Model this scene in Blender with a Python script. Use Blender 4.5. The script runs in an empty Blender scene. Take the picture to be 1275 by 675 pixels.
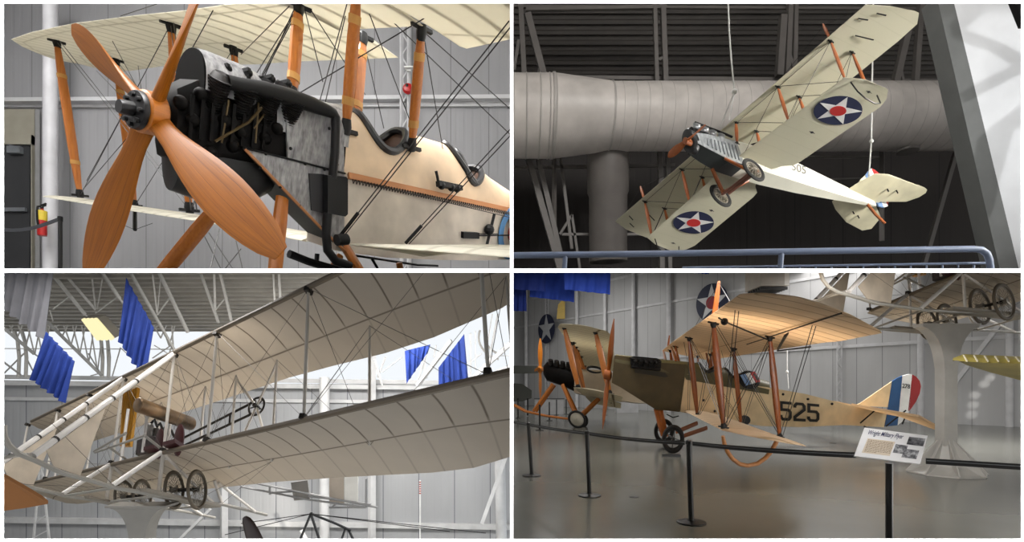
import bpy, bmesh, math, random
from mathutils import Vector, Matrix
V = Vector
random.seed(7)
PI = math.pi
F, CX, YH, EYE = 640.0, 637.5, 484.0, 1.62
EYEP = V((0, 0, EYE))
SC = bpy.context.scene
COL = SC.collection


def P(px, py, Y):
    """World point at depth Y on the sight line of a pixel."""
    return V(((px - CX) / F * Y, Y, EYE + (YH - py) / F * Y))


def G(px, py, z=0.0):
    """World point on the horizontal plane z."""
    Y = (EYE - z) * F / (py - YH)
    return P(px, py, Y)


def ray_plane(px, py, n, c):
    d = V(((px - CX) / F, 1, (YH - py) / F))
    n = V(n)
    t = (V(c) - EYEP).dot(n) / d.dot(n)
    return EYEP + d * t


class Fr:
    """An aircraft's own axes: x aft, y starboard, z up."""

    def __init__(s, A, t):
        s.M = Matrix(A)
        s.t = V(t) + EYEP
        s.Mi = s.M.inverted()
        s.sc = abs(s.M.determinant()) ** (1 / 3)

    def w(s, *l):
        l = V(l[0]) if len(l) == 1 else V(l)
        return s.M @ l + s.t

    def l(s, p):
        return s.Mi @ (V(p) - s.t)

    def d(s, *l):
        l = V(l[0]) if len(l) == 1 else V(l)
        return s.M @ l

    def inv(s, px, py, a=0.0, n=(0, 0, 1)):
        """Local point where a sight line meets the local plane n.x = a."""
        o = s.l(EYEP)
        d = s.Mi @ V(((px - CX) / F, 1, (YH - py) / F))
        n = V(n)
        t = (a - o.dot(n)) / d.dot(n)
        return o + d * t


# ---------------------------------------------------------------- rooms: each stays behind its own walls
def _pl(px, py, dx, dy):
    """plane through the eye and an image line; keeps the side the pixel (dx,dy) lies on"""
    if px is not None:
        n = V((1, -(px - CX) / F, 0))
        s = 1 if dx > px else -1
    else:
        n = V((0, -(YH - py) / F, 1))
        s = 1 if dy < py else -1
    return (n.normalized() * s, EYEP.copy())


ROOM_CLIPS = {
    1: [_pl(636.6, None, 0, 0), _pl(None, 336.6, 0, 0)],
    2: [_pl(638.4, None, 900, 0), _pl(None, 336.6, 0, 0)],
    3: [_pl(636.6, None, 0, 0), _pl(None, 338.4, 0, 600)],
    4: [_pl(638.4, None, 900, 0), _pl(None, 338.4, 0, 600)],
    0: [],
}
ROOM = 0


class MB:
    def __init__(s):
        s.v = []
        s.f = []
        s.uv = {}
        s.fm = {}
        s.cm = 0

    def add(s, vs, fs, uvs=None):
        b = len(s.v)
        s.v += [V(x) for x in vs]
        for f in fs:
            s.fm[len(s.f)] = s.cm
            s.f.append(tuple(b + i for i in f))
        if uvs:
            for i, u in enumerate(uvs):
                s.uv[b + i] = u
        return s

    def loft(s, secs, closed=True, cap=True, uvs=None):
        n = len(secs[0])
        vs = [p for c in secs for p in c]
        fs = []
        for i in range(len(secs) - 1):
            for j in range(n if closed else n - 1):
                k = (j + 1) % n
                fs.append((i * n + j, i * n + k, (i + 1) * n + k, (i + 1) * n + j))
        if cap and closed:
            fs.append(tuple(range(n - 1, -1, -1)))
            m = (len(secs) - 1) * n
            fs.append(tuple(m + j for j in range(n)))
        return s.add(vs, fs, uvs)

    def tube(s, pts, r, n=8, cap=True, rn=None):
        pts = [V(p) for p in pts]
        rs = r if isinstance(r, (list, tuple)) else [r] * len(pts)
        secs = []
        up = None
        for i, p in enumerate(pts):
            a = pts[max(i - 1, 0)]
            b = pts[min(i + 1, len(pts) - 1)]
            t = (b - a).normalized()
            if up is None:
                up = V((0, 0, 1)) if abs(t.z) < .9 else V((1, 0, 0))
            x = t.cross(up)
            if x.length < 1e-5:
                x = t.orthogonal()
            x.normalize()
            y = x.cross(t).normalized()
            up = y
            secs.append([p + (x * math.cos(2 * PI * k / n) + y * math.sin(2 * PI * k / n)) * rs[i] for k in range(n)])
        return s.loft(secs, True, cap)

    def blade(s, p0, p1, cd, w, t, taper=(.55, .85, 1, 1, 1, .85, .5), n=10):
        """streamlined strut: lens section, chord direction cd"""
        p0, p1 = V(p0), V(p1)
        ax = (p1 - p0).normalized()
        cd = V(cd)
        cd = (cd - ax * cd.dot(ax)).normalized()
        td = ax.cross(cd).normalized()
        secs = []
        m = len(taper) - 1
        for i, k in enumerate(taper):
            c = p0.lerp(p1, i / m)
            secs.append([c + cd * (w / 2 * k * math.cos(2 * PI * j / n)) + td * (t / 2 * k * math.sin(2 * PI * j / n)) for j in range(n)])
        return s.loft(secs)

    def prism(s, poly, off):
        off = V(off)
        a = [V(p) for p in poly]
        n = len(a)
        fs = [tuple(range(n)), tuple(range(2 * n - 1, n - 1, -1))]
        fs += [(i, i + n, (i + 1) % n + n, (i + 1) % n) for i in range(n)]
        return s.add(a + [p + off for p in a], fs)

    def box(s, c, x, y, z):
        """box by centre and three half-axis vectors"""
        c, x, y, z = V(c), V(x), V(y), V(z)
        vs = [c + x * i + y * j + z * k for i in (-1, 1) for j in (-1, 1) for k in (-1, 1)]
        return s.add(vs, [(0, 1, 3, 2), (4, 6, 7, 5), (0, 4, 5, 1), (2, 3, 7, 6), (0, 2, 6, 4), (1, 5, 7, 3)])

    def abox(s, lo, hi):
        lo, hi = V(lo), V(hi)
        h = (hi - lo) / 2
        return s.box((lo + hi) / 2, (h.x, 0, 0), (0, h.y, 0), (0, 0, h.z))

    def bar(s, a, b, w, h=None, up=(0, 0, 1)):
        a, b = V(a), V(b)
        h = h or w
        t = (b - a).normalized()
        up = V(up)
        x = t.cross(up)
        if x.length < 1e-4:
            x = t.orthogonal()
        x.normalize()
        y = x.cross(t)
        return s.box((a + b) / 2, (b - a) / 2, x * w / 2, y * h / 2)

    def lathe(s, c, ax, prof, n=24, x=None, cap=True):
        """prof: (radius, height along ax)"""
        c, ax = V(c), V(ax).normalized()
        x = V(x) if x else ax.orthogonal()
        x = (x - ax * x.dot(ax)).normalized()
        y = ax.cross(x)
        secs = [[c + ax * h + (x * math.cos(2 * PI * k / n) + y * math.sin(2 * PI * k / n)) * r for k in range(n)] for r, h in prof]
        return s.loft(secs, True, cap)

    def llathe(s, fr, c, ax, x, prof, n=32, cap=True):
        """lathe in an aircraft's own axes; ax and x are unit local vectors"""
        c, ax, x = V(c), V(ax), V(x)
        y = ax.cross(x)
        secs = [[fr.w(c + ax * h + (x * math.cos(2 * PI * k / n) + y * math.sin(2 * PI * k / n)) * r) for k in range(n)] for r, h in prof]
        return s.loft(secs, True, cap)

    def torus(s, fr, c, ax, x, R, r, n=36, m=10):
        c, ax, x = V(c), V(ax), V(x)
        y = ax.cross(x)
        vs, fs = [], []
        W = fr.w if fr else (lambda q: q)
        for i in range(n):
            a = 2 * PI * i / n
            d = x * math.cos(a) + y * math.sin(a)
            for j in range(m):
                b = 2 * PI * j / m
                vs.append(W(c + d * (R + r * math.cos(b)) + ax * (r * math.sin(b))))
        for i in range(n):
            for j in range(m):
                fs.append((i * m + j, ((i + 1) % n) * m + j, ((i + 1) % n) * m + (j + 1) % m, i * m + (j + 1) % m))
        return s.add(vs, fs)

    def ball(s, c, r, n=12, m=8, sx=None):
        c = V(c)
        ax = sx or (V((r, 0, 0)), V((0, r, 0)), V((0, 0, r)))
        secs = []
        for i in range(m + 1):
            t = PI * i / m
            q = max(math.sin(t), .02)
            secs.append([c + ax[0] * (q * math.cos(2 * PI * k / n)) + ax[1] * (q * math.sin(2 * PI * k / n)) + ax[2] * math.cos(t) for k in range(n)])
        return s.loft(secs)

    def build(s, name, mats, parent=None, label=None, smooth=35, clip=True, kind=None, keepflat=False):
        bm = bmesh.new()
        vs = [bm.verts.new(p) for p in s.v]
        uvl = bm.loops.layers.uv.new('UVMap') if s.uv else None
        for i, f in enumerate(s.f):
            try:
                q = bm.faces.new([vs[k] for k in f])
            except ValueError:
                continue
            q.material_index = s.fm[i]
            if uvl:
                for lp, k in zip(q.loops, f):
                    lp[uvl].uv = s.uv.get(k, (0, 0))
        if clip:
            for no, co in ROOM_CLIPS[ROOM]:
                if any((v.co - co).dot(no) < 0 for v in bm.verts):
                    bmesh.ops.bisect_plane(bm, geom=bm.verts[:] + bm.edges[:] + bm.faces[:], plane_co=co, plane_no=no, clear_inner=True, dist=1e-5)
        if not bm.faces:
            bm.free()
            return None
        bmesh.ops.recalc_face_normals(bm, faces=bm.faces)
        off = parent['_o'] if parent is not None and '_o' in parent.keys() else None
        org = V(off) if off is not None else V((0, 0, 0))
        if parent is None:
            xs = [v.co for v in bm.verts]
            lo = V([min(c[i] for c in xs) for i in range(3)])
            hi = V([max(c[i] for c in xs) for i in range(3)])
            org = V(((lo.x + hi.x) / 2, (lo.y + hi.y) / 2, lo.z))
        bmesh.ops.translate(bm, verts=bm.verts, vec=-org)
        me = bpy.data.meshes.new(name)
        bm.to_mesh(me)
        bm.free()
        for m in (mats if isinstance(mats, (list, tuple)) else [mats]):
            me.materials.append(m)
        if smooth:
            me.polygons.foreach_set('use_smooth', [True] * len(me.polygons))
            me.set_sharp_from_angle(angle=math.radians(smooth))
        o = bpy.data.objects.new(name, me)
        COL.objects.link(o)
        o['_o'] = list(org)
        if parent is not None:
            o.parent = parent
        else:
            o.location = org
        if label:
            o['label'] = label
        if kind:
            o['kind'] = kind
        return o


def thing(name, label, cat, loc, group=None):
    o = bpy.data.objects.new(name, None)
    COL.objects.link(o)
    o.empty_display_size = .1
    o.location = V(loc)
    o['_o'] = list(V(loc))
    return tag(o, label, cat, group)


def tag(o, label, cat, group=None):
    if o is None:
        return None
    o['label'] = label
    o['category'] = cat
    if group:
        o['group'] = group
    return o


def struct(o, label=None, cat=None):
    if o is None:
        return None
    o['kind'] = 'structure'
    if label:
        o['label'] = label
    if cat:
        o['category'] = cat
    return o


# ---------------------------------------------------------------- materials
class NT:
    def __init__(s, name):
        s.m = bpy.data.materials.new(name)
        s.m.use_nodes = True
        s.t = s.m.node_tree
        s.t.nodes.clear()
        s.out = s.t.nodes.new('ShaderNodeOutputMaterial')
        s.b = s.t.nodes.new('ShaderNodeBsdfPrincipled')
        s.t.links.new(s.b.outputs[0], s.out.inputs[0])

    def n(s, typ, **k):
        x = s.t.nodes.new('ShaderNode' + typ)
        for a, b in k.items():
            setattr(x, a, b)
        return x

    def l(s, a, b):
        s.t.links.new(a, b)

    def math(s, op, a, b=None, c=None):
        x = s.n('Math', operation=op)
        for i, v in enumerate((a, b, c)):
            if v is None:
                continue
            if isinstance(v, (int, float)):
                x.inputs[i].default_value = v
            else:
                s.l(v, x.inputs[i])
        return x.outputs[0]

    def mix(s, f, a, b):
        x = s.n('Mix', data_type='RGBA')
        for i, v in ((0, f), (6, a), (7, b)):
            if isinstance(v, (int, float)):
                x.inputs[i].default_value = v
            elif isinstance(v, (tuple, list)):
                x.inputs[i].default_value = rgb(v)
            else:
                s.l(v, x.inputs[i])
        return x.outputs[2]

    def coord(s, kind='Object', scale=(1, 1, 1)):
        c = s.n('TexCoord')
        m = s.n('Mapping')
        m.inputs['Scale'].default_value = scale
        s.l(c.outputs[kind], m.inputs[0])
        return m.outputs[0]

    def noise(s, vec, sc, det=3, rough=.5):
        x = s.n('TexNoise')
        x.inputs['Scale'].default_value = sc
        x.inputs['Detail'].default_value = det
        x.inputs['Roughness'].default_value = rough
        s.l(vec, x.inputs['Vector'])
        return x.outputs[0]

    def ramp(s, f, *st):
        x = s.n('ValToRGB')
        e = x.color_ramp.elements
        while len(e) < len(st):
            e.new(.5)
        for q, (p, c) in zip(e, st):
            q.position = p
            q.color = rgb(c) if isinstance(c, (tuple, list)) else (c, c, c, 1)
        s.l(f, x.inputs[0])
        return x.outputs[0]

    def bump(s, h, st=.3, dist=.01):
        x = s.n('Bump')
        x.inputs['Strength'].default_value = st
        x.inputs['Distance'].default_value = dist
        s.l(h, x.inputs['Height'])
        s.l(x.outputs[0], s.b.inputs['Normal'])

    def base(s, v):
        i = s.b.inputs['Base Color']
        if isinstance(v, (tuple, list)):
            i.default_value = rgb(v)
        else:
            s.l(v, i)

    def set(s, rough=None, metal=None, spec=None):
        if rough is not None:
            s.b.inputs['Roughness'].default_value = rough
        if metal is not None:
            s.b.inputs['Metallic'].default_value = metal
        if spec is not None:
            s.b.inputs['Specular IOR Level'].default_value = spec


def lin(c):
    c /= 255.0
    return c / 12.92 if c <= .04045 else ((c + .055) / 1.055) ** 2.4


def rgb(c):
    """0-255 sRGB to linear"""
    return (lin(c[0]), lin(c[1]), lin(c[2]), 1)


_M = {}


def plain(name, c, rough=.5, metal=0, spec=.5, var=.03, sc=2.5):
    if name in _M:
        return _M[name]
    t = NT(name)
    v = t.coord('Object')
    f = t.noise(v, sc, 4)
    d = tuple(max(x * (1 - var * 2), 0) for x in c)
    l = tuple(min(x * (1 + var), 255) for x in c)
    t.base(t.ramp(f, (.3, d), (.7, l)))
    t.set(rough, metal, spec)
    _M[name] = t.m
    return t.m


def wood(name, c0, c1, rough=.35, sc=(30, 30, 2.5)):
    if name in _M:
        return _M[name]
    t = NT(name)
    v = t.coord('Object', sc)
    f = t.noise(v, 1.2, 5, .6)
    t.base(t.ramp(f, (.3, c0), (.65, c1)))
    t.set(rough, 0, .5)
    t.b.inputs['Coat Weight'].default_value = .1
    _M[name] = t.m
    return t.m


def fabric(name, c, rib, pitch=.34, wid=.03, trans=.35, soft=.02, spar=(), stain=.1, rough=.75, fade=0, sw=.02):
    """doped cloth over ribs; the UV is (chord metres, span metres)"""
    if name in _M:
        return _M[name]
    t = NT(name)
    uv = t.n('UVMap')
    sp = t.n('SeparateXYZ')
    t.l(uv.outputs[0], sp.inputs[0])
    u, v = sp.outputs[0], sp.outputs[1]
    q = t.math('ABSOLUTE', t.math('SUBTRACT', t.math('FRACT', t.math('DIVIDE', v, pitch)), .5))
    q = t.math('MULTIPLY', q, pitch)
    r = t.n('MapRange', interpolation_type='SMOOTHSTEP')
    r.inputs[1].default_value = wid * .5
    r.inputs[2].default_value = wid * .5 + soft
    r.inputs[3].default_value = 1
    r.inputs[4].default_value = 0
    t.l(q, r.inputs[0])
    f = r.outputs[0]
    if fade:
        r3 = t.n('MapRange', interpolation_type='SMOOTHSTEP')
        r3.inputs[1].default_value = fade - .15
        r3.inputs[2].default_value = fade + .15
        r3.inputs[3].default_value = 1
        r3.inputs[4].default_value = .3
        t.l(u, r3.inputs[0])
        f = t.math('MULTIPLY', f, r3.outputs[0])
    for s in spar:
        d = t.math('ABSOLUTE', t.math('SUBTRACT', u, s))
        r2 = t.n('MapRange', interpolation_type='SMOOTHSTEP')
        r2.inputs[1].default_value = sw
        r2.inputs[2].default_value = sw + .03
        r2.inputs[3].default_value = .9
        r2.inputs[4].default_value = 0
        t.l(d, r2.inputs[0])
        f = t.math('MAXIMUM', f, r2.outputs[0])
    vec = t.coord('Object')
    nz = t.noise(vec, 2.5, 4)
    cc = t.mix(t.math('MULTIPLY', nz, stain * 2), c, tuple(x * .72 for x in c))
    col = t.mix(f, cc, rib)
    t.base(col)
    t.set(rough, 0, .25)
    t.bump(t.math('MULTIPLY', f, 1.0), .12, .01)
    if trans:
        tr = t.n('BsdfTranslucent')
        t.l(t.mix(f, cc, tuple(x * .75 for x in rib)), tr.inputs[0])
        mx = t.n('MixShader')
        mx.inputs[0].default_value = trans
        t.l(t.b.outputs[0], mx.inputs[1])
        t.l(tr.outputs[0], mx.inputs[2])
        t.l(mx.outputs[0], t.out.inputs[0])
    _M[name] = t.m
    return t.m


def panel_wall(name, c, pitch=.95, ax=0, rough=.5, seam=(95, 95, 95), corr=.3):
    """vertical ribbed wall sheets, in object coordinates"""
    if name in _M:
        return _M[name]
    t = NT(name)
    tc = t.n('TexCoord')
    sp = t.n('SeparateXYZ')
    t.l(tc.outputs['Object'], sp.inputs[0])
    x = sp.outputs[ax]
    fr = t.math('FRACT', t.math('DIVIDE', x, pitch))
    d = t.math('ABSOLUTE', t.math('SUBTRACT', fr, .5))
    seamf = t.math('GREATER_THAN', d, .488)
    rib = t.math('PINGPONG', t.math('DIVIDE', x, corr), .5)
    r = t.n('MapRange', interpolation_type='SMOOTHSTEP')
    r.inputs[1].default_value = .1
    r.inputs[2].default_value = .2
    t.l(rib, r.inputs[0])
    nz = t.noise(t.coord('Object', (1, 1, .3)), .8, 4)
    cc = t.mix(nz, tuple(q * .9 for q in c), tuple(min(255, q * 1.06) for q in c))
    t.base(t.mix(seamf, cc, seam))
    t.set(rough, 0, .4)
    t.bump(t.math('SUBTRACT', r.outputs[0], seamf), .22, .015)
    _M[name] = t.m
    return t.m


def emit(name, c, s):
    if name in _M:
        return _M[name]
    t = NT(name)
    e = t.n('Emission')
    e.inputs[0].default_value = rgb(c)
    e.inputs[1].default_value = s
    t.l(e.outputs[0], t.out.inputs[0])
    _M[name] = t.m
    return t.m


def area(loc, target, sx, sy, power, color=(1, 1, 1), spread=None):
    l = bpy.data.lights.new('area_lamp', 'AREA')
    l.shape = 'RECTANGLE'
    l.size, l.size_y = sx, sy
    l.energy = power
    l.color = color
    if spread:
        l.spread = math.radians(spread)
    o = bpy.data.objects.new('area_lamp', l)
    COL.objects.link(o)
    o.location = V(loc)
    o.rotation_euler = (V(target) - V(loc)).to_track_quat('-Z', 'Y').to_euler()
    return o


def spot(loc, target, power, ang, color=(1, 1, 1), r=.1, blend=.3):
    l = bpy.data.lights.new('spot_lamp', 'SPOT')
    l.energy = power
    l.color = color
    l.spot_size = math.radians(ang)
    l.spot_blend = blend
    l.shadow_soft_size = r
    o = bpy.data.objects.new('spot_lamp', l)
    COL.objects.link(o)
    o.location = V(loc)
    o.rotation_euler = (V(target) - V(loc)).to_track_quat('-Z', 'Y').to_euler()
    return o


# ---------------------------------------------------------------- aircraft helpers
def interp(pts, y):
    """piecewise-linear point of a polyline (sorted by y) at y"""
    if y <= pts[0].y:
        return pts[0].copy()
    for a, b in zip(pts, pts[1:]):
        if y <= b.y:
            return a.lerp(b, (y - a.y) / max(b.y - a.y, 1e-6))
    return pts[-1].copy()


def wing_mb(fr, lead, trail, n=40, camber=.05, thick=.07, nch=9, ys=None, flip=1):
    lead = sorted([V(p) for p in lead], key=lambda p: p.y)
    trail = sorted([V(p) for p in trail], key=lambda p: p.y)
    y0 = min(lead[0].y, trail[0].y)
    y1 = max(lead[-1].y, trail[-1].y)
    ys = sorted(set([y0 + (y1 - y0) * i / n for i in range(n + 1)] + [p.y for p in lead + trail]))
    ys = [y for i, y in enumerate(ys) if i == 0 or y - ys[i - 1] > 1e-4]
    cs = [(1 - math.cos(PI * i / nch)) / 2 for i in range(nch + 1)]
    secs, uvs = [], []
    for y in ys:
        a, b = interp(lead, y), interp(trail, y)
        ch = max((b - a).length, 1e-3)
        up, lo, uu, ul = [], [], [], []
        for c in cs:
            p = a.lerp(b, c)
            zc = camber * ch * 4 * c * (1 - c) * (1.25 - .5 * c)
            th = thick * ch * (1.6 * math.sqrt(c) * (1 - c) + .05 * (1 - c)) + .004
            up.append(p + V((0, 0, zc + th * .5)))
            lo.append(p + V((0, 0, zc - th * .5)))
            uu.append((c * ch, y))
        loop = up + lo[::-1]
        secs.append([fr.w(q) for q in loop])
        uvs += uu + uu[::-1]
    mb = MB()
    mb.loft(secs, True, True, uvs)
    return mb


def wheel(fr, c, R, rt, parent, kind, mt, mr, ax=(0, 1, 0), nsp=14, name='wheel'):
    c, ax = V(c), V(ax)
    x = V((1, 0, 0))
    z = V((0, 0, 1))
    w = MB().torus(fr, c, ax, x, R - rt, rt).build('tire' if parent is None else name, mt, parent)
    if w is None:
        return None
    rim = MB().torus(fr, c, ax, x, R - 2.1 * rt, rt * .35, 36, 6)
    rim.llathe(fr, c, ax, x, [(.05 * R, -.09), (.13 * R, -.085), (.13 * R, .085), (.05 * R, .09)], 14)
    rim.build('rim', mr, w)
    if kind == 'disc':
        MB().llathe(fr, c, ax, x, [(R - 2 * rt, -.02), (.15 * R, -.07), (.15 * R, .07), (R - 2 * rt, .02)], 32).build('wheel_cover', mr, w)
    else:
        sp = MB()
        for i in range(nsp):
            a = 2 * PI * i / nsp
            d = x * math.cos(a) + z * math.sin(a)
            for s in (-1, 1):
                q = x * math.cos(a + .5 * s) + z * math.sin(a + .5 * s)
                sp.tube([fr.w(c + q * .1 * R + ax * (.07 * s)), fr.w(c + d * (R - 2 * rt))], .004 * (R / .33) if kind == 'wire' else .008, 4)
        sp.build('spokes', mr, w)
    return w
WHITEPAINT = plain('white_paint', (228, 228, 226), .5)
FRAMEWHITE = plain('frame_white', (250, 250, 250), .6, var=.0)
PROPWOOD = wood('propeller_wood', (182, 104, 26), (204, 124, 36), .4, (3, 3, 40))


def blade_wood():
    t = NT('laminated_propeller_wood')
    uv = t.n('UVMap')
    sp = t.n('SeparateXYZ')
    t.l(uv.outputs[0], sp.inputs[0])
    cb = t.n('CombineXYZ')
    t.l(t.math('MULTIPLY', sp.outputs[0], 14), cb.inputs[0])
    t.l(t.math('MULTIPLY', sp.outputs[1], 1.3), cb.inputs[1])
    f = t.noise(cb.outputs[0], 1.6, 5, .65)
    w = t.math('ADD', t.math('MULTIPLY', sp.outputs[0], 5), t.math('MULTIPLY', t.noise(cb.outputs[0], .3, 2), .6))
    d = t.math('ABSOLUTE', t.math('SUBTRACT', t.math('FRACT', w), .5))
    ln = t.math('GREATER_THAN', d, .485)
    c = t.ramp(f, (.3, (150, 84, 10)), (.7, (182, 108, 18)))
    t.base(t.mix(ln, c, (96, 54, 20)))
    t.set(.46, 0, .35)
    return t.m


BLADEWOOD = blade_wood()
STRUTWOOD = wood('strut_wood', (162, 90, 26), (182, 108, 36), .35, (40, 40, 3))
REDWOOD = wood('reddish_wood', (150, 78, 36), (176, 98, 48), .35, (30, 30, 3))
BLACKMETAL = plain('black_metal', (20, 20, 21), .45, 0, .3)
DARKIRON = plain('dark_iron', (30, 28, 27), .5, .2, .3, .3, 14)
BLACKPAINT = plain('black_paint', (16, 16, 17), .35)
RUBBER = plain('black_rubber', (26, 25, 24), .65)
WIRE = plain('dark_wire', (48, 46, 46), .4, .4)
BRASSTAPE = plain('tan_binding', (190, 140, 70), .6)
GREYSTEEL = plain('grey_steel', (150, 150, 150), .35, .6)
TUBEALU = plain('silver_tube', (190, 188, 184), .35, .3)


def burnished(name, c0, c1, dark=None):
    t = NT(name)
    v = t.coord('Object', (26, 26, 3))
    f = t.noise(v, 1.5, 3, .6)
    w = t.n('TexVoronoi')
    w.inputs['Scale'].default_value = 22
    t.l(t.coord('Object'), w.inputs['Vector'])
    g = t.math('ADD', t.math('MULTIPLY', f, .85), t.math('MULTIPLY', w.outputs[0], .15))
    t.base(t.ramp(g, (.3, c0), (.75, c1)))
    r = t.n('MapRange')
    r.inputs[3].default_value = .3
    r.inputs[4].default_value = .55
    t.l(f, r.inputs[0])
    t.l(r.outputs[0], t.b.inputs['Roughness'])
    t.set(None, .5)
    t.bump(f, .15, .01)
    return t.m


BURNISHED = burnished('burnished_aluminium', (112, 112, 114), (192, 192, 194))
def text_polys(s, size=1.0, extrude=.0, bold=0):
    cu = bpy.data.curves.new('lettering', 'FONT')
    cu.body = s
    cu.size = size
    cu.extrude = extrude
    cu.offset = bold
    cu.align_x = 'LEFT'
    cu.resolution_u = 4
    o = bpy.data.objects.new('lettering', cu)
    COL.objects.link(o)
    dg = bpy.context.evaluated_depsgraph_get()
    me = bpy.data.meshes.new_from_object(o.evaluated_get(dg))
    vs = [v.co.copy() for v in me.vertices]
    fs = [tuple(p.vertices) for p in me.polygons]
    bpy.data.objects.remove(o)
    bpy.data.curves.remove(cu)
    bpy.data.meshes.remove(me)
    return vs, fs


def text_mb(s, mp, bold=.0, extrude=.004, wide=1.0):
    """mp maps (0..1 across, 0..1 up, depth) to the world"""
    vs, fs = text_polys(s, 1.0, extrude, bold)
    x0, x1 = min(v.x for v in vs), max(v.x for v in vs)
    y0, y1 = min(v.y for v in vs), max(v.y for v in vs)
    return MB().add([mp((v.x - x0) / (x1 - x0), (v.y - y0) / (y1 - y0), v.z) for v in vs], fs)


def digit_ribbon(ch, w=.2):
    """left and right edges of a chamfered stencil digit in a 0..1 box"""
    h = w / 2
    path = {'5': [(.98, .9), (.13, .9), (.13, .56), (.74, .56), (.88, .46), (.88, .2), (.75, .1), (.25, .1), (.11, .2), (.11, .3)],
            '2': [(.11, .7), (.11, .8), (.25, .9), (.75, .9), (.89, .8), (.89, .62), (.12, .24), (.12, .1), (1.0, .1)]}[ch]
    L, R = [], []
    for i, p in enumerate(path):
        a = path[max(i - 1, 0)]
        b = path[min(i + 1, len(path) - 1)]
        d0 = V((p[0] - a[0], (p[1] - a[1]) * 1.7, 0))
        d1 = V((b[0] - p[0], (b[1] - p[1]) * 1.7, 0))
        d0 = d0.normalized() if d0.length else d1.normalized()
        d1 = d1.normalized() if d1.length else d0
        n0, n1 = V((-d0.y, d0.x, 0)), V((-d1.y, d1.x, 0))
        m = (n0 + n1)
        m = m / max(m.dot(n0), .5)
        L.append((p[0] + m.x * h, p[1] + m.y * h / 1.7))
        R.append((p[0] - m.x * h, p[1] - m.y * h / 1.7))
    return L, R


def digit_strokes(ch):
    """square stencil digits as bars in a 0..1 box"""
    t = .2
    return {'5': [(0, 1 - t, 1, 1), (0, .5, t * 1.1, 1), (0, .42, .85, .62), (.78, .12, 1, .52), (.12, 0, .88, t), (0, .08, .25, .26)],
            '2': [(.1, 1 - t, .88, 1), (0, .66, .24, .88), (.76, .55, 1, .88), (.5, .4, .86, .6), (.22, .26, .6, .46), (0, .1, .35, .32), (0, 0, 1, t)]}[ch]


def filled(mp, outline, l0, l1, k=10):
    """disc-like patch following a curved surface"""
    m = MB()
    n = len(outline)
    rings = [[mp(x, y, l0) for x, y in outline]]
    for i in range(k, 0, -1):
        f = i / k
        rings.append([mp(x * f, y * f, l1) for x, y in outline])
    m.loft(rings, True, False)
    b = len(m.v)
    m.v.append(V(mp(0, 0, l1)))
    for j in range(n):
        m.fm[len(m.f)] = 0
        m.f.append((b - n + j, b - n + (j + 1) % n, b))
    return m


def star_roundel(parent, mp, mats, name='wing_roundel', n=40):
    """blue disc, white five-pointed star, red centre; mp maps (x,y,lift) of a unit disc to the world"""
    m = filled(mp, [(math.cos(2 * PI * i / n), math.sin(2 * PI * i / n)) for i in range(n)], 0, 1)
    r = m.build(name, mats[0], parent, smooth=0)
    if r is None:
        return None
    m = MB()
    pts = []
    for i in range(10):
        a = PI / 2 + PI * i / 5
        q = 1.0 if i % 2 == 0 else .385
        pts.append((q * .985 * math.cos(a), q * .985 * math.sin(a)))
    q = []
    for a, b in zip(pts, pts[1:] + pts[:1]):
        q += [(a[0] + (b[0] - a[0]) * f / 4, a[1] + (b[1] - a[1]) * f / 4) for f in range(4)]
    m = filled(mp, q, .8, 2.0)
    m.build('star', mats[1], r, smooth=0)
    m = filled(mp, [(.34 * math.cos(2 * PI * i / 28), .34 * math.sin(2 * PI * i / 28)) for i in range(28)], 1.8, 3.0, 5)
    m.build('red_centre', mats[2], r, smooth=0)
    return r


def biplane_wires(fr, parent, pairs, r, mat):
    for a, b in pairs:
        MB().tube([fr.w(a), fr.w(b)], r, 4).build('rigging_wire', mat, parent)


def lens_strut(fr, parent, a, b, w, t, mat, fit=True, taper=(.5, .8, 1, 1, 1, .8, .5)):
    aft = fr.d(1, 0, 0)
    a, b = fr.w(a), fr.w(b)
    s = MB().blade(a, b, aft, w, t, taper).build('strut', mat, parent)
    if s and fit:
        for p, q in ((a, b), (b, a)):
            d = (q - p).normalized()
            m = MB().blade(p - d * w * .1, p + d * w * .55, aft, w * .8, t * 1.1, (1, 1, .7), 8)
            m.bar(p - aft.normalized() * w * .7, p + aft.normalized() * w * .7, w * .2)
            m.build('socket', BLACKMETAL, s, smooth=30)
    return s
# ================================================================ upper left: biplane nose with four-bladed propeller
ROOM = 1
B1 = Fr([[0.428, -1.07511, 0.14314], [0.56555, 0.7516, -0.11115], [0.11694, 0.48399, 0.87294]], [-2.332, 3.3041, 1.7738])
WALL1 = panel_wall('grey_wall_sheets', (150, 150, 152), 1.0, 0, .45, (118, 118, 120), .22)
YB = 13.5
b = MB().abox((-15.2, YB, 0), (.5, YB + .15, 13.2))
struct(b.build('wall_rear_gallery', WALL1, smooth=0))
struct(MB().abox((-15.2, 2.06, 0), (-15.0, YB, 13.2)).build('wall_left_gallery', WALL1, smooth=0))
struct(MB().abox((-15.2, 2.06, 13.0), (.5, YB + .15, 13.2)).build('ceiling_gallery', plain('ceil_grey', (150, 150, 150), .7), smooth=0))
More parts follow.
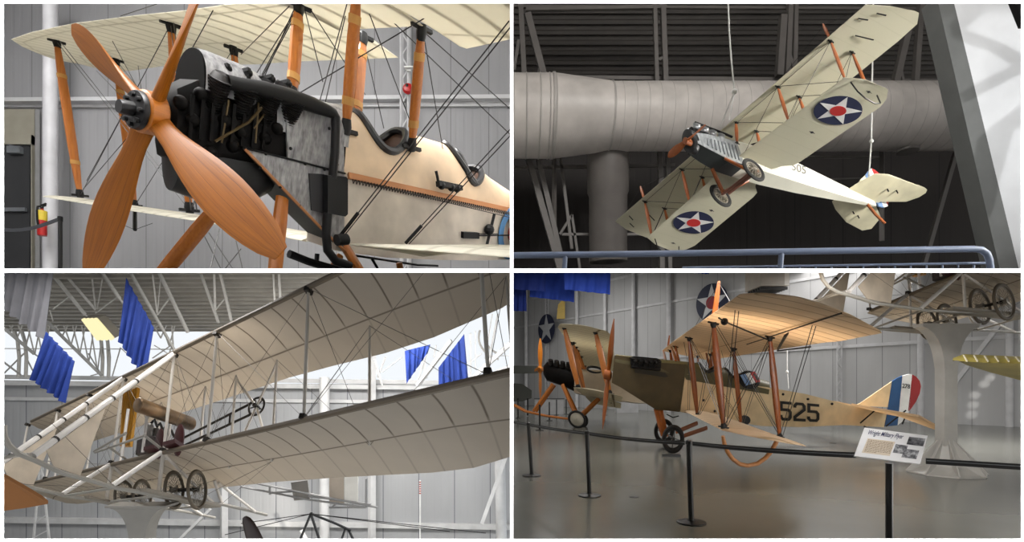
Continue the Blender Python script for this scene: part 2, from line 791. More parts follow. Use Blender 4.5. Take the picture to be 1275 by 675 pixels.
# horizontal wall rail
r = MB()
a0, a1 = P(-20, 128.5, YB - .02), P(640, 127.5, YB - .02)
r.bar(P(-20, 127, YB - .12), P(640, 123, YB - .12), .24, .1)
r.bar(P(-20, 130.5, YB - .04), P(640, 129, YB - .04), .07, .16)
struct(r.build('trim_1', plain('rail_white', (196, 196, 198), .5), smooth=0), 'white horizontal wall rail behind the orange-strutted biplane', 'wall rail')
c = MB()
YC = 12.7
c.tube([P(62.8, 345, YC), P(62.8, -10, YC)], 7.6 / F * YC, 20)
struct(c.build('column', plain('column_white', (206, 206, 210), .45)), 'round white column at the left edge of the gallery', 'column')
c = MB()
for x in (500, 509):
    c.bar(P(x, 345, 13.2), P(x, -10, 13.2), .07, .07)
for k in range(12):
    y = 340 - k * 30
    c.bar(P(500, y, 13.2), P(509, y - 15, 13.2), .03)
    c.bar(P(509, y - 15, 13.2), P(500, y - 30, 13.2), .03)
struct(c.build('lattice_column', plain('rail_white', (196, 196, 198), .5), smooth=0), 'white lattice wall post behind the cockpits', 'column')
# door and its panel
d = thing('door_1', 'dark steel door in a beige frame left of the white column', 'door', P(21, 345, YB - .02))
d['kind'] = 'structure'
DOORDARK = plain('door_dark', (47, 48, 50), .4)
BEIGE = plain('door_beige', (150, 146, 132), .5)
MB().abox(P(-8, 340, YB - .06), P(38.5, 179.5, YB - .02)).build('door_leaf', DOORDARK, d, smooth=0)
f = MB()
f.abox(P(38.5, 340, YB - .12), P(44.5, 170.5, YB - .01))
f.abox(P(-8, 179.5, YB - .12), P(44.5, 170.5, YB - .01))
f.abox(P(-8, 170, YB - .06), P(45, 137, YB - .01))
f.build('door_frame', BEIGE, d, smooth=0)
f = MB().abox(P(8, 190, YB - .18), P(29.5, 184, YB - .07))
f.bar(P(24, 184, YB - .2), P(10, 180, YB - .1), .03)
f.build('door_closer', plain('closer_grey', (120, 124, 128), .4, .3), d, smooth=0)
MB().abox(P(-8, 263, YB - .14), P(34, 259.5, YB - .07)).build('push_bar', plain('closer_grey', (120, 124, 128)), d, smooth=0)
MB().abox(P(-8, 345, YB - .065), P(38, 340, YB - .02)).build('door_sill', BEIGE, d, smooth=0)
f = MB().bar(P(46.5, 345, YB - .1), P(46.5, 137, YB - .1), .09)
struct(f.build('trim_2', plain('rail_grey', (120, 120, 120)), smooth=0))
# extinguisher on the column
Y = 12.2
u = Y / F
e = thing('fire_extinguisher', 'red fire extinguisher with a yellow tag hung on the white column', 'fire extinguisher', P(52.5, 294, Y))
RED = plain('red_enamel', (176, 26, 24), .3)
MB().lathe(P(52.5, 294, Y), (0, 0, 1), [(.01, 0), (4.6 * u, .01), (4.9 * u, .06), (4.9 * u, 24 * u), (4.2 * u, 29 * u), (2 * u, 32 * u), (1.4 * u, 34 * u), (.01, 34 * u)], 20).build('cylinder_body', RED, e)
m = MB().lathe(P(52.5, 260, Y), (0, 0, 1), [(1.5 * u, 0), (1.7 * u, 2 * u), (1.2 * u, 3.4 * u)], 10)
m.bar(P(50, 257.5, Y), P(57, 255.5, Y), .035)
m.bar(P(51, 256, Y), P(57.5, 253.5, Y), .03)
m.build('valve', BLACKMETAL, e)
MB().tube([P(51, 257, Y - .05), P(47, 257, Y - .08), P(46, 263, Y - .1), P(46.5, 274, Y - .1), P(47.5, 280, Y - .1)], .025, 6).build('hose', BLACKMETAL, e)
m = MB()
m.lathe(P(52.5, 275, Y), (0, 0, 1), [(5.0 * u, 0), (5.05 * u, .01), (5.05 * u, 12 * u), (5.0 * u, 12.1 * u)], 20, cap=False)
m.build('paper_tag', plain('tag_yellow', (222, 196, 60), .6), e)
m = MB().bar(P(52.5, 270, Y + .12), P(52.5, 270, Y + .3), .06)
m.build('bracket', BLACKMETAL, e)
# alarm bell on the lattice post
e = thing('alarm_bell', 'round red alarm bell on the white lattice post', 'alarm bell', P(508.5, 117, 13.1))
MB().lathe(P(508.5, 111.5, 13.1), (0, -1, 0), [(.01, .0), (.13, 0), (.14, .05), (.1, .11), (.03, .13), (.01, .13)], 20).build('gong', RED, e)
MB().lathe(P(508.5, 111.5, 13.15), (0, -1, 0), [(.02, .12), (.04, .19), (.01, .2)], 10).build('hub', BLACKMETAL, e)
e = MB().abox(P(504, 86.5, 13.1), P(514, 82, 13.0))
e.abox(P(507, 90, 13.1), P(511, 86.5, 13.03))
tag(e.build('wall_sounder', WHITEPAINT, smooth=0), 'small white sounder box high on the lattice post', 'sounder')
# barrier post with its belt
Y = 7.4
e = thing('barrier_post', 'black barrier post standing beside the white column', 'barrier post', P(75, 336, Y))
MB().tube([P(75, 336.3, Y), P(75, 270.5, Y)], 2.3 / F * Y, 14).build('post', BLACKPAINT, e)
MB().lathe(P(75, 271.5, Y), (0, 0, 1), [(2.6 / F * Y, -.05), (2.8 / F * Y, 0), (2.6 / F * Y, .02), (.01, .022)], 14).build('cap', BLACKMETAL, e)
m = MB()
pts = [P(72.4, 273.3, Y).lerp(P(-15, 282.5, Y + .8), k / 8) - V((0, 0, .10 * math.sin(PI * k / 8))) for k in range(9)]
for a, c in zip(pts, pts[1:]):
    m.bar(a, c, .012, .05)
tag(m.build('barrier_belt', plain('belt_dark', (52, 54, 60), .5), smooth=0), 'dark belt running left from the black post past the door', 'belt')

# ---------------------------------------------------------------- the biplane
be = thing('biplane', 'large biplane with four-bladed varnished propeller, silver side panels and a bare dark engine', 'biplane', B1.w(1.9, 0, -1.0))
CLEARFAB = fabric('clear_doped_fabric', (226, 222, 208), (222, 217, 200), .27, .008, .45, .035, (.2, 1.25), .06, sw=.008)
CREAM = plain('cream_linen', (214, 204, 190), .6, 0, .3, .06, 3)
pu = (1.262, (0, .041, 1))
U = lambda x, y: B1.inv(x, y, *pu)
lead = [V((1.36, .3, 1.25)), U(220, 8.8), U(160, 17), U(93, 29), U(40, 40), U(14, 49)]
tipx = [U(28, 58), U(46, 66), U(68, 74)]
trail = [U(495.5, 71.7), U(361, 76.8), U(320.8, 80), U(214, 80.5), U(163.6, 88), U(136, 88.6), U(100, 80)]
lead[1].x = 1.3
lead[2].x = 1.2
lead = lead + tipx
wing_mb(B1, lead, trail + [tipx[-1]], 40, .03, .035).build('upper_wing_starboard', CLEARFAB, be)
# centre section with the cut-out, and the port wing overhead
wing_mb(B1, [(1.36, -.42, 1.25), (1.36, .42, 1.25)], [(2.3, -.42, 1.25), (2.3, .42, 1.25)], 6, .03, .035).build('upper_wing_centre', CLEARFAB, be)
PT = lambda x, y: B1.inv(x, y, 1.262, (0, -.041, 1))
wing_mb(B1, [(1.36, -2.2, 1.18), (1.36, -.42, 1.25)], [(2.3, -2.2, 1.18), PT(634, 49), PT(581, 60.4), (2.9, -.425, 1.24)], 20, .03, .03).build('upper_wing_port', CLEARFAB, be)
# lower wings
zs = lambda y: -.81 - .155 * y
lead = [(1.85, .2, zs(.4)), (1.85, 1.2, zs(1.2)), (1.85, 3, zs(3)), (1.85, 5, zs(5)), (1.9, 6.2, zs(6.2)), (2.1, 6.55, zs(6.5)), (2.5, 6.65, zs(6.6))]
trail = [(3.1, .2, zs(.4)), (3.1, 3, zs(3)), (3.1, 5.6, zs(5.6)), (2.9, 6.5, zs(6.5))]
wing_mb(B1, lead, trail, 30, .03, .055).build('lower_wing_starboard', CLEARFAB, be)
X = lambda x, y, a: B1.inv(x, y, a, (1, 0, 0))
l0, l1 = X(480, 319, 1.85), X(634, 320, 1.85)
t0, t1 = X(484, 306.5, 3.0), X(634, 307.5, 3.0)
l2 = l1 + (l1 - l0) * .5
t2 = t1 + (t1 - t0) * .6
l0.y = t0.y = -.3
wing_mb(B1, [l0, l1, l2], [t0, t1, t2], 16, .02, .05).build('lower_wing_port', CLEARFAB, be)
# struts: (top px, bottom px, local points)
aft = B1.d(1, 0, 0)
ZU = lambda y: 1.262 - .041 * abs(y)


def strut1(name, p0, p1, w=.12, t=.06):
    s = MB().blade(p0, p1, aft, w, t).build(name, STRUTWOOD, be)
    if s is None:
        return None
    for q, e in ((p0, p1), (p1, p0)):
        d = (V(e) - V(q)).normalized()
        m = MB().blade(V(q) - d * .03, V(q) + d * .09, aft, w * .85, t * 1.25, (.8, 1, .8))
        m.bar(V(q) - aft.normalized() * .11, V(q) + aft.normalized() * .11, .03)
        m.build('socket', BLACKMETAL, s)
    for k in (.22, .78):
        c = V(p0).lerp(V(p1), k)
        d = (V(p1) - V(p0)).normalized()
        MB().blade(c - d * .03, c + d * .03, aft, w * 1.05, t * 1.06, (.97, .97)).build('binding', BRASSTAPE, s)
    return s


S = {}
S['of'] = (U(70.5, 51.6), X(99.8, 243.5, 1.95))
S['or'] = (U(144.7, 75), X(168, 256, 2.95))
S['if'] = (U(212.6, 30), X(236, 262, 1.95))
S['ir'] = (U(290.6, 60.4), X(318, 292, 2.95))
S['cfs'] = (U(372.4, 6.5), V((1.6, .15, .25)))
S['crs'] = (U(452.7, 45.3), V((2.6, .13, .2)))
S['cfp'] = (V((1.6, -.3, 1.25)), B1.inv(430.5, 163, -.16, (0, 1, 0)))
S['crp'] = (PT(525.2, 34.5), B1.inv(512.5, 184, -.16, (0, 1, 0)))
for k, (a, c) in S.items():
    w = .11 if k[0] == 'c' else .13
    if k == 'cfp':
        tp = X(443.5, 0, a.x)
        a = tp + (tp - c) * .1
    if k in ('cfs', 'crs'):
        q = U(*{'cfs': (372.4, 6.5), 'crs': (452.7, 45.3)}[k])
        c = B1.inv(*{'cfs': (363.6, 122), 'crs': (443, 156)}[k], .12, (0, 1, 0))
    strut1('strut', B1.w(a), B1.w(c), w * (1 if k[0] != 'c' else 1), .06)
    S[k] = (a, c)

# fuselage: flat sides, flat bottom
st = [(1.86, .16, -.15, -.86), (2.6, .165, -.15, -.9), (3.6, .16, -.16, -.9), (4.6, .155, -.18, -.88), (5.6, .14, -.2, -.84), (7.0, .1, -.2, -.7)]
fu = MB().loft([[B1.w(x, -h, a), B1.w(x, h, a), B1.w(x, h, z), B1.w(x, -h, z)] for x, h, a, z in st])
fu = fu.build('fuselage', CREAM, be, smooth=20)
# rounded decking with the two cockpit openings
top = [(1.80, .44), (2.1, .42), (2.6, .38), (3.2, .385), (3.6, .385), (3.9, .33), (4.3, .25), (4.67, .15), (5.36, .02), (6.2, -.08), (7.0, -.12)]


def lerpt(tab, x):
    for (a, p), (c, q) in zip(tab, tab[1:]):
        if x <= c:
            return p + (q - p) * max(0, (x - a) / (c - a))
    return tab[-1][1]


def deck(x, ph, k=1.0):
    h = .165 - .012 * max(0, x - 3)
    zl = -.15 - .015 * (x - 1.8)
    s, c = math.sin(ph), math.cos(ph)
    return B1.w(x, h * k * math.copysign(abs(s) ** .8, s), zl + (lerpt(top, x) - zl) * k * max(c, 0) ** .8)


holes = [(2.47, .38, 1.08), (4.12, .29, 1.2)]
dk = MB()
nx, nf = 150, 40
xs = [1.84 + (7.0 - 1.84) * i / nx for i in range(nx + 1)]
ph = [-PI / 2 + PI * j / nf for j in range(nf + 1)]
vs = [deck(x, q) for x in xs for q in ph]
fs = []
for i in range(nx):
    for j in range(nf):
        xm, pm = (xs[i] + xs[i + 1]) / 2, (ph[j] + ph[j + 1]) / 2
        if any(((xm - hx) / rx) ** 2 + (pm / rp) ** 2 < 1 for hx, rx, rp in holes):
            continue
        fs.append((i * (nf + 1) + j, i * (nf + 1) + j + 1, (i + 1) * (nf + 1) + j + 1, (i + 1) * (nf + 1) + j))
dk.add(vs, fs)
dk.build('top_decking', plain('cream_ply', (224, 198, 166), .45, 0, .5, .05, 3), be, smooth=50)
COCK = plain('cockpit_brown', (70, 44, 28), .6)
for hx, rx, rp in holes:
    m = MB()
    pts = [deck(hx + rx * math.cos(a), rp * math.sin(a), 1.01) for a in [2 * PI * k / 40 for k in range(41)]]
    m.tube(pts, .036, 8)
    rim = m.build('cockpit_rim', plain('black_leather', (24, 24, 26), .3), be)
    m = MB()
    rows = []
    for dz in (1.0, .55, .0):
        rows.append([deck(hx + rx * math.cos(a) * (.9 if dz < .9 else 1), rp * math.sin(a) * .97, .98) * 1 + B1.d(0, 0, -.5 * (1 - dz)) for a in [2 * PI * k / 30 for k in range(30)]])
    m.loft(rows, True, False)
    m.add(rows[-1], [tuple(range(30))])
    m.build('cockpit_tub', COCK, rim)
m = MB()
m.tube([deck(3.62 + .1 * k * k / 9, -.1 - k * .16, 1.02) for k in range(8)], .035, 8)
m.build('coaming_strip', plain('black_leather', (24, 24, 26), .3), be)
# lacing along the longeron
m = MB()
for k in range(90):
    x = 1.95 + k * .045
    z0 = -.15 - .015 * (x - 1.8)
    a = B1.w(x, -.178, z0 - .03)
    c = B1.w(x + .02, -.178, z0 - .075)
    e = B1.w(x + .045, -.178, z0 - .03)
    m.tube([a, c, e], .005, 4)
m.build('side_lacing', plain('lacing_dark', (60, 48, 40), .7), be)
m = MB().bar(B1.w(1.9, -.17, -.165), B1.w(5.6, -.155, -.215), .025, .05)
m.build('longeron_strip', plain('tan_strip', (184, 124, 76), .5), be, smooth=0)

# burnished side panels
SD = lambda x, y, k=-.172: B1.inv(x, y, k, (0, 1, 0))
so = B1.d(0, .012, 0)


def plate(name, px, mat, k=-.176, off=.012, parent=None, pr=None):
    m = MB().prism([B1.w(SD(x, y, k)) for x, y in px], B1.d(0, off, 0))
    return m.build(name, mat, parent or be, smooth=20)


pn = plate('upper_side_panel', [(356, 133), (360, 130), (370, 131), (400, 137), (417, 141), (425, 150), (428.5, 160), (428.5, 214), (420, 213), (358, 196)], BURNISHED)
pl = plate('lower_side_panel', [(305, 185), (356, 197), (412, 213), (429, 217), (429, 268), (428, 312), (405, 289)], BURNISHED)
for x, y in [(331, 191.5), (380, 204), (404, 211), (410, 160), (324, 209), (349, 233), (373, 256), (400, 283), (365, 140), (362, 185), (420, 205), (421, 170)]:
    MB().ball(B1.w(SD(x, y, -.18)), .012, 8, 5).build('screw_head', BLACKMETAL, pl)
m = MB()
for k in range(4):
    y = 204 + k * .1
m.tube([B1.w(SD(x, y, -.182)) for x, y in [(305, 184.5), (358, 197.5), (430, 216)]], .008, 5)
m.build('panel_seam', BLACKMETAL, pl)
# belly panel, going in under the engine
m = MB().add([B1.w(SD(305, 186)), B1.w(SD(428, 312)), B1.w(V((2.0, .16, -.86))), B1.w(V((.72, .16, -.12)))], [(0, 1, 2, 3)])
m.prism([B1.w(SD(305, 186)), B1.w(SD(428, 312)), B1.w(V((2.0, .16, -.86))), B1.w(V((.72, .16, -.12)))], B1.d(0, 0, .02))
m.build('belly_panel', plain('belly_grey', (84, 86, 80), .55, .2), be, smooth=0)
m = MB().tube([B1.w(SD(305, 185.5, -.18)), B1.w(SD(405, 289.5, -.18)), B1.w(SD(430, 313, -.18))], .012, 6)
m.build('panel_edge_strip', plain('tan_strip', (150, 96, 60), .5), be)
# dark top cowl in front of the decking: silver shoulder between panel and decking
m = MB()
sec = []
for x, zt in [(1.0, .40), (1.3, .42), (1.6, .43), (1.86, .45)]:
    row = []
    for j in range(17):
        q = -PI / 2 + PI * j / 16
        s, c = math.sin(q), math.cos(q)
        row.append(B1.w(x, .168 * math.copysign(abs(s) ** .8, s), .08 + (zt - .08) * max(c, 0) ** .8))
    sec.append(row)
m.loft(sec, False, False)
m.build('shoulder_cowl', BURNISHED, be, smooth=50)

# engine block
en = MB()
en.loft([[B1.w(x, y * h, z0 + (z1 - z0) * (.5 + .5 * z)) for y, z in ((-1, -.6), (-.7, -1), (.7, -1), (1, -.6), (1, .6), (.75, 1), (-.75, 1), (-1, .6))] for x, h, z0, z1 in [(.1, .06, -.12, .12), (.14, .12, -.28, .2), (.3, .14, -.34, .3), (1.2, .15, -.2, .34), (1.85, .155, -.3, .35)]])
ENG = plain('engine_black', (14, 12, 11), .6, 0, .12, .45, 9)
en = en.build('engine', ENG, be, smooth=30)
m = MB()
m.loft([[B1.w(x, .13 * s * math.sin(a), zc - r * math.cos(a)) for a in [-1.6 + 3.2 * j / 12 for j in range(13)]] for x, zc, r, s in [(.16, -.2, .12, .5), (.2, -.22, .3, .9), (.5, -.22, .36, 1), (.95, -.22, .32, 1), (1.12, -.2, .25, .9), (1.15, -.2, .1, .4)]], True)
m.build('sump', plain('sump_grey', (44, 45, 46), .42, .3, .5, .2, 4), en, smooth=60)
# finned cylinders, two banks of four
for k in range(4):
    for s in (-1, 1):
        c = V((.42 + .24 * k, .06 * s, .12))
        ax = V((0, .45 * s, .9)).normalized()
        x = V((1, 0, 0))
        prof = []
        for j in range(13):
            prof += [(.085, .02 * j), (.098, .02 * j + .006), (.098, .02 * j + .012), (.085, .02 * j + .014)]
        prof.append((.05, .29))
        MB().llathe(B1, c, ax, x, prof, 14).build('cylinder', DARKIRON, en, smooth=30)
# rocker gear on top
for (x, y) in [(276, 89), (302, 94), (331, 102), (352, 108)]:
    p = B1.w(B1.inv(x, y, -.1, (0, 1, 0)))
    m = MB()
    h = 3.7 / F
    for dx in (-7, -1, 5):
        m.bar(p + V((dx * h, 0, -7 * h)), p + V((dx * h + 2 * h, 0, 5 * h)), .02)
    m.bar(p + V((-9 * h, 0, 2 * h)), p + V((9 * h, 0, 0)), .03)
    m.bar(p + V((-6 * h, .02, 6 * h)), p + V((10 * h, -.02, 5 * h)), .024)
    m.ball(p + V((8 * h, 0, 3 * h)), .025, 8, 6)
    m.ball(p + V((-6 * h, 0, 5 * h)), .022, 8, 6)
    m.build('rocker_gear', BLACKMETAL, en, smooth=30)
# pushrods and pipes over the dark block
m = MB()
for a, c, r in [((268, 176), (310, 152), .009), ((310, 152), (328, 132), .01), ((316, 160), (340, 128), .007), ((285, 125), (276, 178), .007), ((322, 128), (318, 178), .007)]:
    m.tube([B1.w(SD(*a, -.17)), B1.w(SD(*c, -.17))], r, 6)
m.build('pushrods', plain('old_brass', (92, 76, 46), .45, .5), en)
m = MB()
for x, y in [(225, 128), (240, 150), (250, 118), (300, 165), (330, 172), (345, 160), (290, 182), (262, 190), (280, 150)]:
    m.ball(B1.w(SD(x, y, -.15)), .045, 10, 6)
for k in range(8):
    m.bar(B1.w(SD(240 + k * 13, 118 + k * 3, -.165)), B1.w(SD(236 + k * 13, 172 + k * 2, -.165)), .02)
m.build('engine_fittings', ENG, en, smooth=40)
# air scoop: silver hood with a dark mouth
m = MB()
sec = []
for x, zt, hw, zb in [(.31, .53, .17, .24), (.4, .535, .17, .23), (.7, .52, .15, .22), (1.0, .48, .11, .24), (1.3, .42, .06, .26)]:
    sec.append([B1.w(x + .0, hw * math.sin(q), zb + (zt - zb) * max(math.cos(q), 0) ** .7) for q in [-PI / 2 + PI * j / 16 for j in range(17)]])
m.loft(sec, False, False)
sc = m.build('air_scoop', BURNISHED, be, smooth=60)
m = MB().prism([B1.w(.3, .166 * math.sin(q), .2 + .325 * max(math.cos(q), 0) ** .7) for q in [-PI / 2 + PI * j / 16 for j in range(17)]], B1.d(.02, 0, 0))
m.build('scoop_mouth', plain('mouth_shade', (7, 7, 7), .8, 0, .1), sc, smooth=0)  # flat black cap puts the shade inside the mouth into its colour
# exhaust
m = MB()
E_ = [(283, 102), (300, 106), (330, 112), (360, 120), (390, 131), (408, 138), (415, 141.5), (418, 146), (418, 160), (417, 190), (414, 222)]
m.tube([B1.w(SD(x, y, -.22)) for x, y in E_], [.045] * 2 + [.055] * 3 + [.045, .04, .036, .034, .034, .034], 14)
m.tube([B1.w(SD(x, y, -.22)) for x, y in [(408, 266), (406, 292), (408, 312), (418, 325), (436, 331)]], .036, 12)
ex = m.build('exhaust_pipe', BLACKMETAL, be)
m = MB()
q = [(402, 217), (425, 219), (427, 222), (427, 265), (424, 268), (402, 264)]
m.prism([B1.w(SD(x, y, -.19)) for x, y in q], B1.d(0, -.05, 0))
m.build('silencer_box', plain('silencer_black', (30, 31, 33), .4, .2), ex, smooth=0)
m = MB()
m.tube([B1.w(SD(419, 299, -.3)), B1.w(SD(432, 298, -.3))], .045, 14)
m.build('stub_pipe', BLACKMETAL, be)
# soot stain sheet behind the silencer
plate('heat_shield', [(385, 216), (404, 217), (404, 266), (388, 262)], plain('sooted_steel', (58, 58, 60), .5, .4), -.186, .008)

# propeller
pr = MB().llathe(B1, (-.02, 0, 0), (1, 0, 0), (0, 1, 0), [(.02, -.1), (.05, -.1), (.05, -.06), (.15, -.055), (.165, -.04), (.165, .14), (.1, .16)], 28)
HUB = plain('hub_steel', (44, 44, 46), .4, .5)
pr = MB().llathe(B1, (0, 0, 0), (1, 0, 0), (0, 1, 0), [(.05, -.08), (.13, -.08), (.15, -.06), (.15, .06), (.13, .08), (.05, .08)], 28).build('propeller', PROPWOOD, be)
m = MB().llathe(B1, (-.1, 0, 0), (1, 0, 0), (0, 1, 0), [(.01, -.13), (.045, -.13), (.05, -.1), (.05, -.03), (.13, -.02), (.135, 0), (.135, .02)], 28)
for k in range(8):
    a = 2 * PI * k / 8
    m.llathe(B1, (-.12, .1 * math.cos(a), .1 * math.sin(a)), (1, 0, 0), (0, 1, 0), [(.004, -.035), (.018, -.03), (.018, .02)], 8)
m.build('hub_plate', HUB, pr)
TH = .464
for k, (ln, a_off) in enumerate([(1.37, 0), (1.42, 0), (1.37, 0), (1.62, 0)]):
    a = TH + k * PI / 2 + a_off
    ra = V((0, math.cos(a), math.sin(a)))
    ta = V((0, -math.sin(a), math.cos(a)))
    secs = []
    uvs = []
    n = 16
    for i in range(15):
        t = i / 14
        uvs += [(.5 + .5 * math.cos(2 * PI * j / 16), .04 + (ln - .04) * t) for j in range(16)]
        r = .04 + (ln - .04) * t
        ch = [.2, .16, .15, .165, .195, .23, .26, .285, .3, .305, .295, .275, .24, .19, .1][i]
        th = .13 * (1 - t) ** 1.5 + .016
        be_ = -math.radians(58 - 42 * t ** .6)
        cd = ta * math.cos(be_) + V((1, 0, 0)) * math.sin(be_)
        nd = V((1, 0, 0)) * math.cos(be_) - ta * math.sin(be_)
        cc = ra * r + ta * (.02 * math.sin(PI * t))
        secs.append([B1.w(cc + cd * (ch / 2 * math.cos(2 * PI * j / n)) + nd * (th / 2 * math.sin(2 * PI * j / n) * (1 if math.sin(2 * PI * j / n) > 0 else .4))) for j in range(n)])
    MB().loft(secs, True, True, uvs).build('propeller_blade', BLADEWOOD, pr, smooth=60)

# side fittings, roundel
m = MB()
ROUNDBLUE = plain('roundel_blue', (84, 134, 182), .6)
k = -.172
cx, cy = 638, 290
c0 = SD(cx, cy, k)
rl = thing_r = None
R_ = (SD(621.5, 290, k) - c0).length


def ring(name, r0, r1, mat, kk):
    m = MB()
    o = []
    n = 40
    for j in range(n):
        a = 2 * PI * j / n
        for r in (r0, r1):
            o.append(B1.w(c0.x + r * math.cos(a), kk, c0.z + r * math.sin(a)))
    vs = o + [p + B1.d(0, .006, 0) for p in o]
    fs = []
    for j in range(n):
        a0, a1 = 2 * j, 2 * ((j + 1) % n)
        fs += [(a0, a0 + 1, a1 + 1, a1), (a0 + 1, a0 + 1 + 2 * n, a1 + 1 + 2 * n, a1 + 1)]
    m.add(vs, fs)
    return m.build(name, mat, be, smooth=0)


ring('roundel_ring', R_ * .66, R_, ROUNDBLUE, -.172)
ring('roundel_centre', .002, R_ * .3, plain('roundel_red', (176, 62, 56), .6), -.1722)
m = MB().prism([B1.w(SD(x, y, -.19)) for x, y in [(577.5, 289), (597, 290), (597, 297.5), (577.5, 297)]], B1.d(0, .03, 0))
m.tube([B1.w(SD(597, 293.5, -.2)), B1.w(SD(634, 293, -.2))], .008, 5)
m.tube([B1.w(SD(597, 291.5, -.2)), B1.w(SD(620, 291.5, -.2))], .006, 5)
m.build('pitot_box', BLACKMETAL, be, smooth=0)
m = MB().bar(B1.w(SD(605.5, 308, -.2)), B1.w(SD(615.5, 267, -.2)), .03)
m.ball(B1.w(SD(609, 286, -.2)), .06, 10, 6)
m.build('control_lever', BLACKMETAL, be, smooth=20)
m = MB().bar(B1.w(SD(545, 228.5, -.2)), B1.w(SD(574, 234.5, -.2)), .05)
m.tube([B1.w(SD(546, 230, -.2)), B1.w(SD(545, 222, -.2)), B1.w(SD(543, 213, -.2))], .015, 6)
for x in (550, 562, 569):
    m.ball(B1.w(SD(x, 231 + (x - 550) * .2, -.2)), .04, 8, 6)
m.build('camera_bracket', BLACKMETAL, be, smooth=20)

# undercarriage
BL = lambda x, y, yy: B1.w(B1.inv(x, y, yy, (0, 1, 0)))
for a, c, w in [(BL(262, 268, .1), BL(203, 340, .3), .13), (BL(351.5, 247, -.14), BL(342, 342, -.3), .11), (BL(427, 303, -.15), BL(451, 342, -.25), .09), (BL(497, 327, .1), BL(500, 342, .1), .07), (BL(424, 318, .3), BL(410, 340, .3), .07)]:
    m = MB().blade(a, c, aft, w, .07, (.9, 1, 1, 1, .95)).build('undercarriage_strut', STRUTWOOD, be)
m = MB().tube([BL(360, 316, 0), BL(385, 326, 0), BL(420, 336, 0), BL(440, 342, 0)], .035, 8)
m.tube([BL(395, 316, 0), BL(394, 330, 0)], .02, 6)
m.tube([BL(463, 322, .2), BL(470, 334, .2)], .015, 6)
m.tube([BL(440, 318, .2), BL(520, 330, .2), BL(545, 331, .2)], .012, 6)
m.build('landing_skid', BLACKMETAL, be)

# rigging
W_ = []


def rw(a, c, r=.006):
    W_.append((a, c, r))


wl = lambda x, y, Y: P(x, y, Y)
top_of, bot_of = B1.w(S['of'][0]), B1.w(S['of'][1])
top_or, bot_or = B1.w(S['or'][0]), B1.w(S['or'][1])
top_if, top_ir = B1.w(S['if'][0]), B1.w(S['ir'][0])
bot_if, bot_ir = B1.w(S['if'][1]), B1.w(S['ir'][1])
tcf, tcr = B1.w(S['cfs'][0]), B1.w(S['crs'][0])
tcp = B1.w(S['crp'][0])
o2 = V((.03, 0, .03))
for a, c in [(top_of, bot_if), (top_of + o2, bot_if + o2), (top_or, bot_ir), (top_if, bot_of), (top_ir, bot_or), (top_if, BL(238, 262, .2)), (top_if + o2, BL(245, 262, .2)), (top_ir, BL(300, 250, .2)),
             (tcf, top_if + V((0, .6, -1.2))), (tcf, bot_if), (tcf + o2, bot_if + o2)]:
    rw(a, c)
# landing wires at the upper right, flying wires low
for (x0, y0, Y0, x1, y1, Y1, r) in [(634, 26, 3.3, 421, 297, 4.2, .0045), (637, 32, 3.3, 425, 298, 4.2, .0045), (637, 159, 4.2, 505, 303, 4.6, .0045), (640, 164, 4.2, 509, 304, 4.6, .0045),
                                    (526, 38, 4.3, 640, 140, 4.6, .006), (465, 4, 4.2, 640, 172, 4.6, .006), (558, 5, 4.0, 366, 120, 4.3, .007), (378, 6, 4.3, 402, 102, 5, .006), (383, 6, 4.3, 455, 118, 5.2, .006),
                                    (455, 4, 4.1, 516, 165, 5, .005), (452, 47, 4.8, 478, 160, 5, .005), (527, 40, 4.3, 552, 190, 5.2, .005), (432, 5, 4, 397, 130, 5, .006), (430, 20, 4.1, 404, 132, 5, .006),
                                    (360, 8, 4.3, 300, 68, 6, .006), (366, 12, 4.3, 328, 98, 5, .006), (418, 219, 4.2, 640, 272, 6, .006), (133, 38, 7.5, 174, 115, 6.5, .006), (172, 82, 7.3, 176, 112, 6.8, .006),
                                    (268, 8, 4.8, 190, 150, 5.8, .006), (120, 88, 9, 190, 160, 7, .006), (150, 20, 6, 195, 5, 5.5, .006), (245, 275, 5.4, 275, 335, 4.6, .006), (260, 290, 5.2, 290, 335, 4.5, .006),
                                    (262, 335, 4.5, 273, 285, 5, .006), (280, 335, 4.5, 300, 310, 4.8, .006), (302, 335, 4.2, 294, 300, 4.6, .006), (108, 225, 8, 165, 120, 7, .005), (104, 235, 8, 190, 135, 6.5, .005),
                                    (133, 272, 8.2, 168, 286, 8, .008), (168, 286, 8, 190, 278, 8, .008)]:
    rw(P(x0, y0, Y0), P(x1, y1, Y1), r)
for a, c, r in W_:
    MB().tube([a, c], min(r, .0045), 5).build('rigging_wire', WIRE, be)
for a, c in [((421, 297), (446, 265)), ((505, 303), (525, 281))]:
    MB().tube([P(a[0], a[1], 4.2), P(c[0], c[1], 4.15)], .014, 8).build('turnbuckle', BLACKMETAL, be)
m = MB().tube([B1.w(S['or'][1]) - V((0, 0, .0)), P(168, 286, 8.3)], .03, 6)
m.build('aileron_horn', BLACKMETAL, be)
# light inside the gallery
area((-7, 5.0, 12.7), (-4.5, 8, 1), 9, 5, 1750, (1, .98, .96))
area((-6.5, 2.4, 10.5), (-3.5, 8, 3), 8, 3, 300, (1, .98, .95))
area((-2.6, 2.6, 9.5), (0, 6, 3.2), 2.5, 1.5, 250, (1, .98, .96), 70)  # added wash on the unseen dividing wall, to bounce onto the fuselage
area((-.5, 2.15, 4.3), (-.9, 5.2, 2.6), .7, .7, 6, (1, .98, .96))  # added lamp that brightens the fuselage side
ROOM = 0
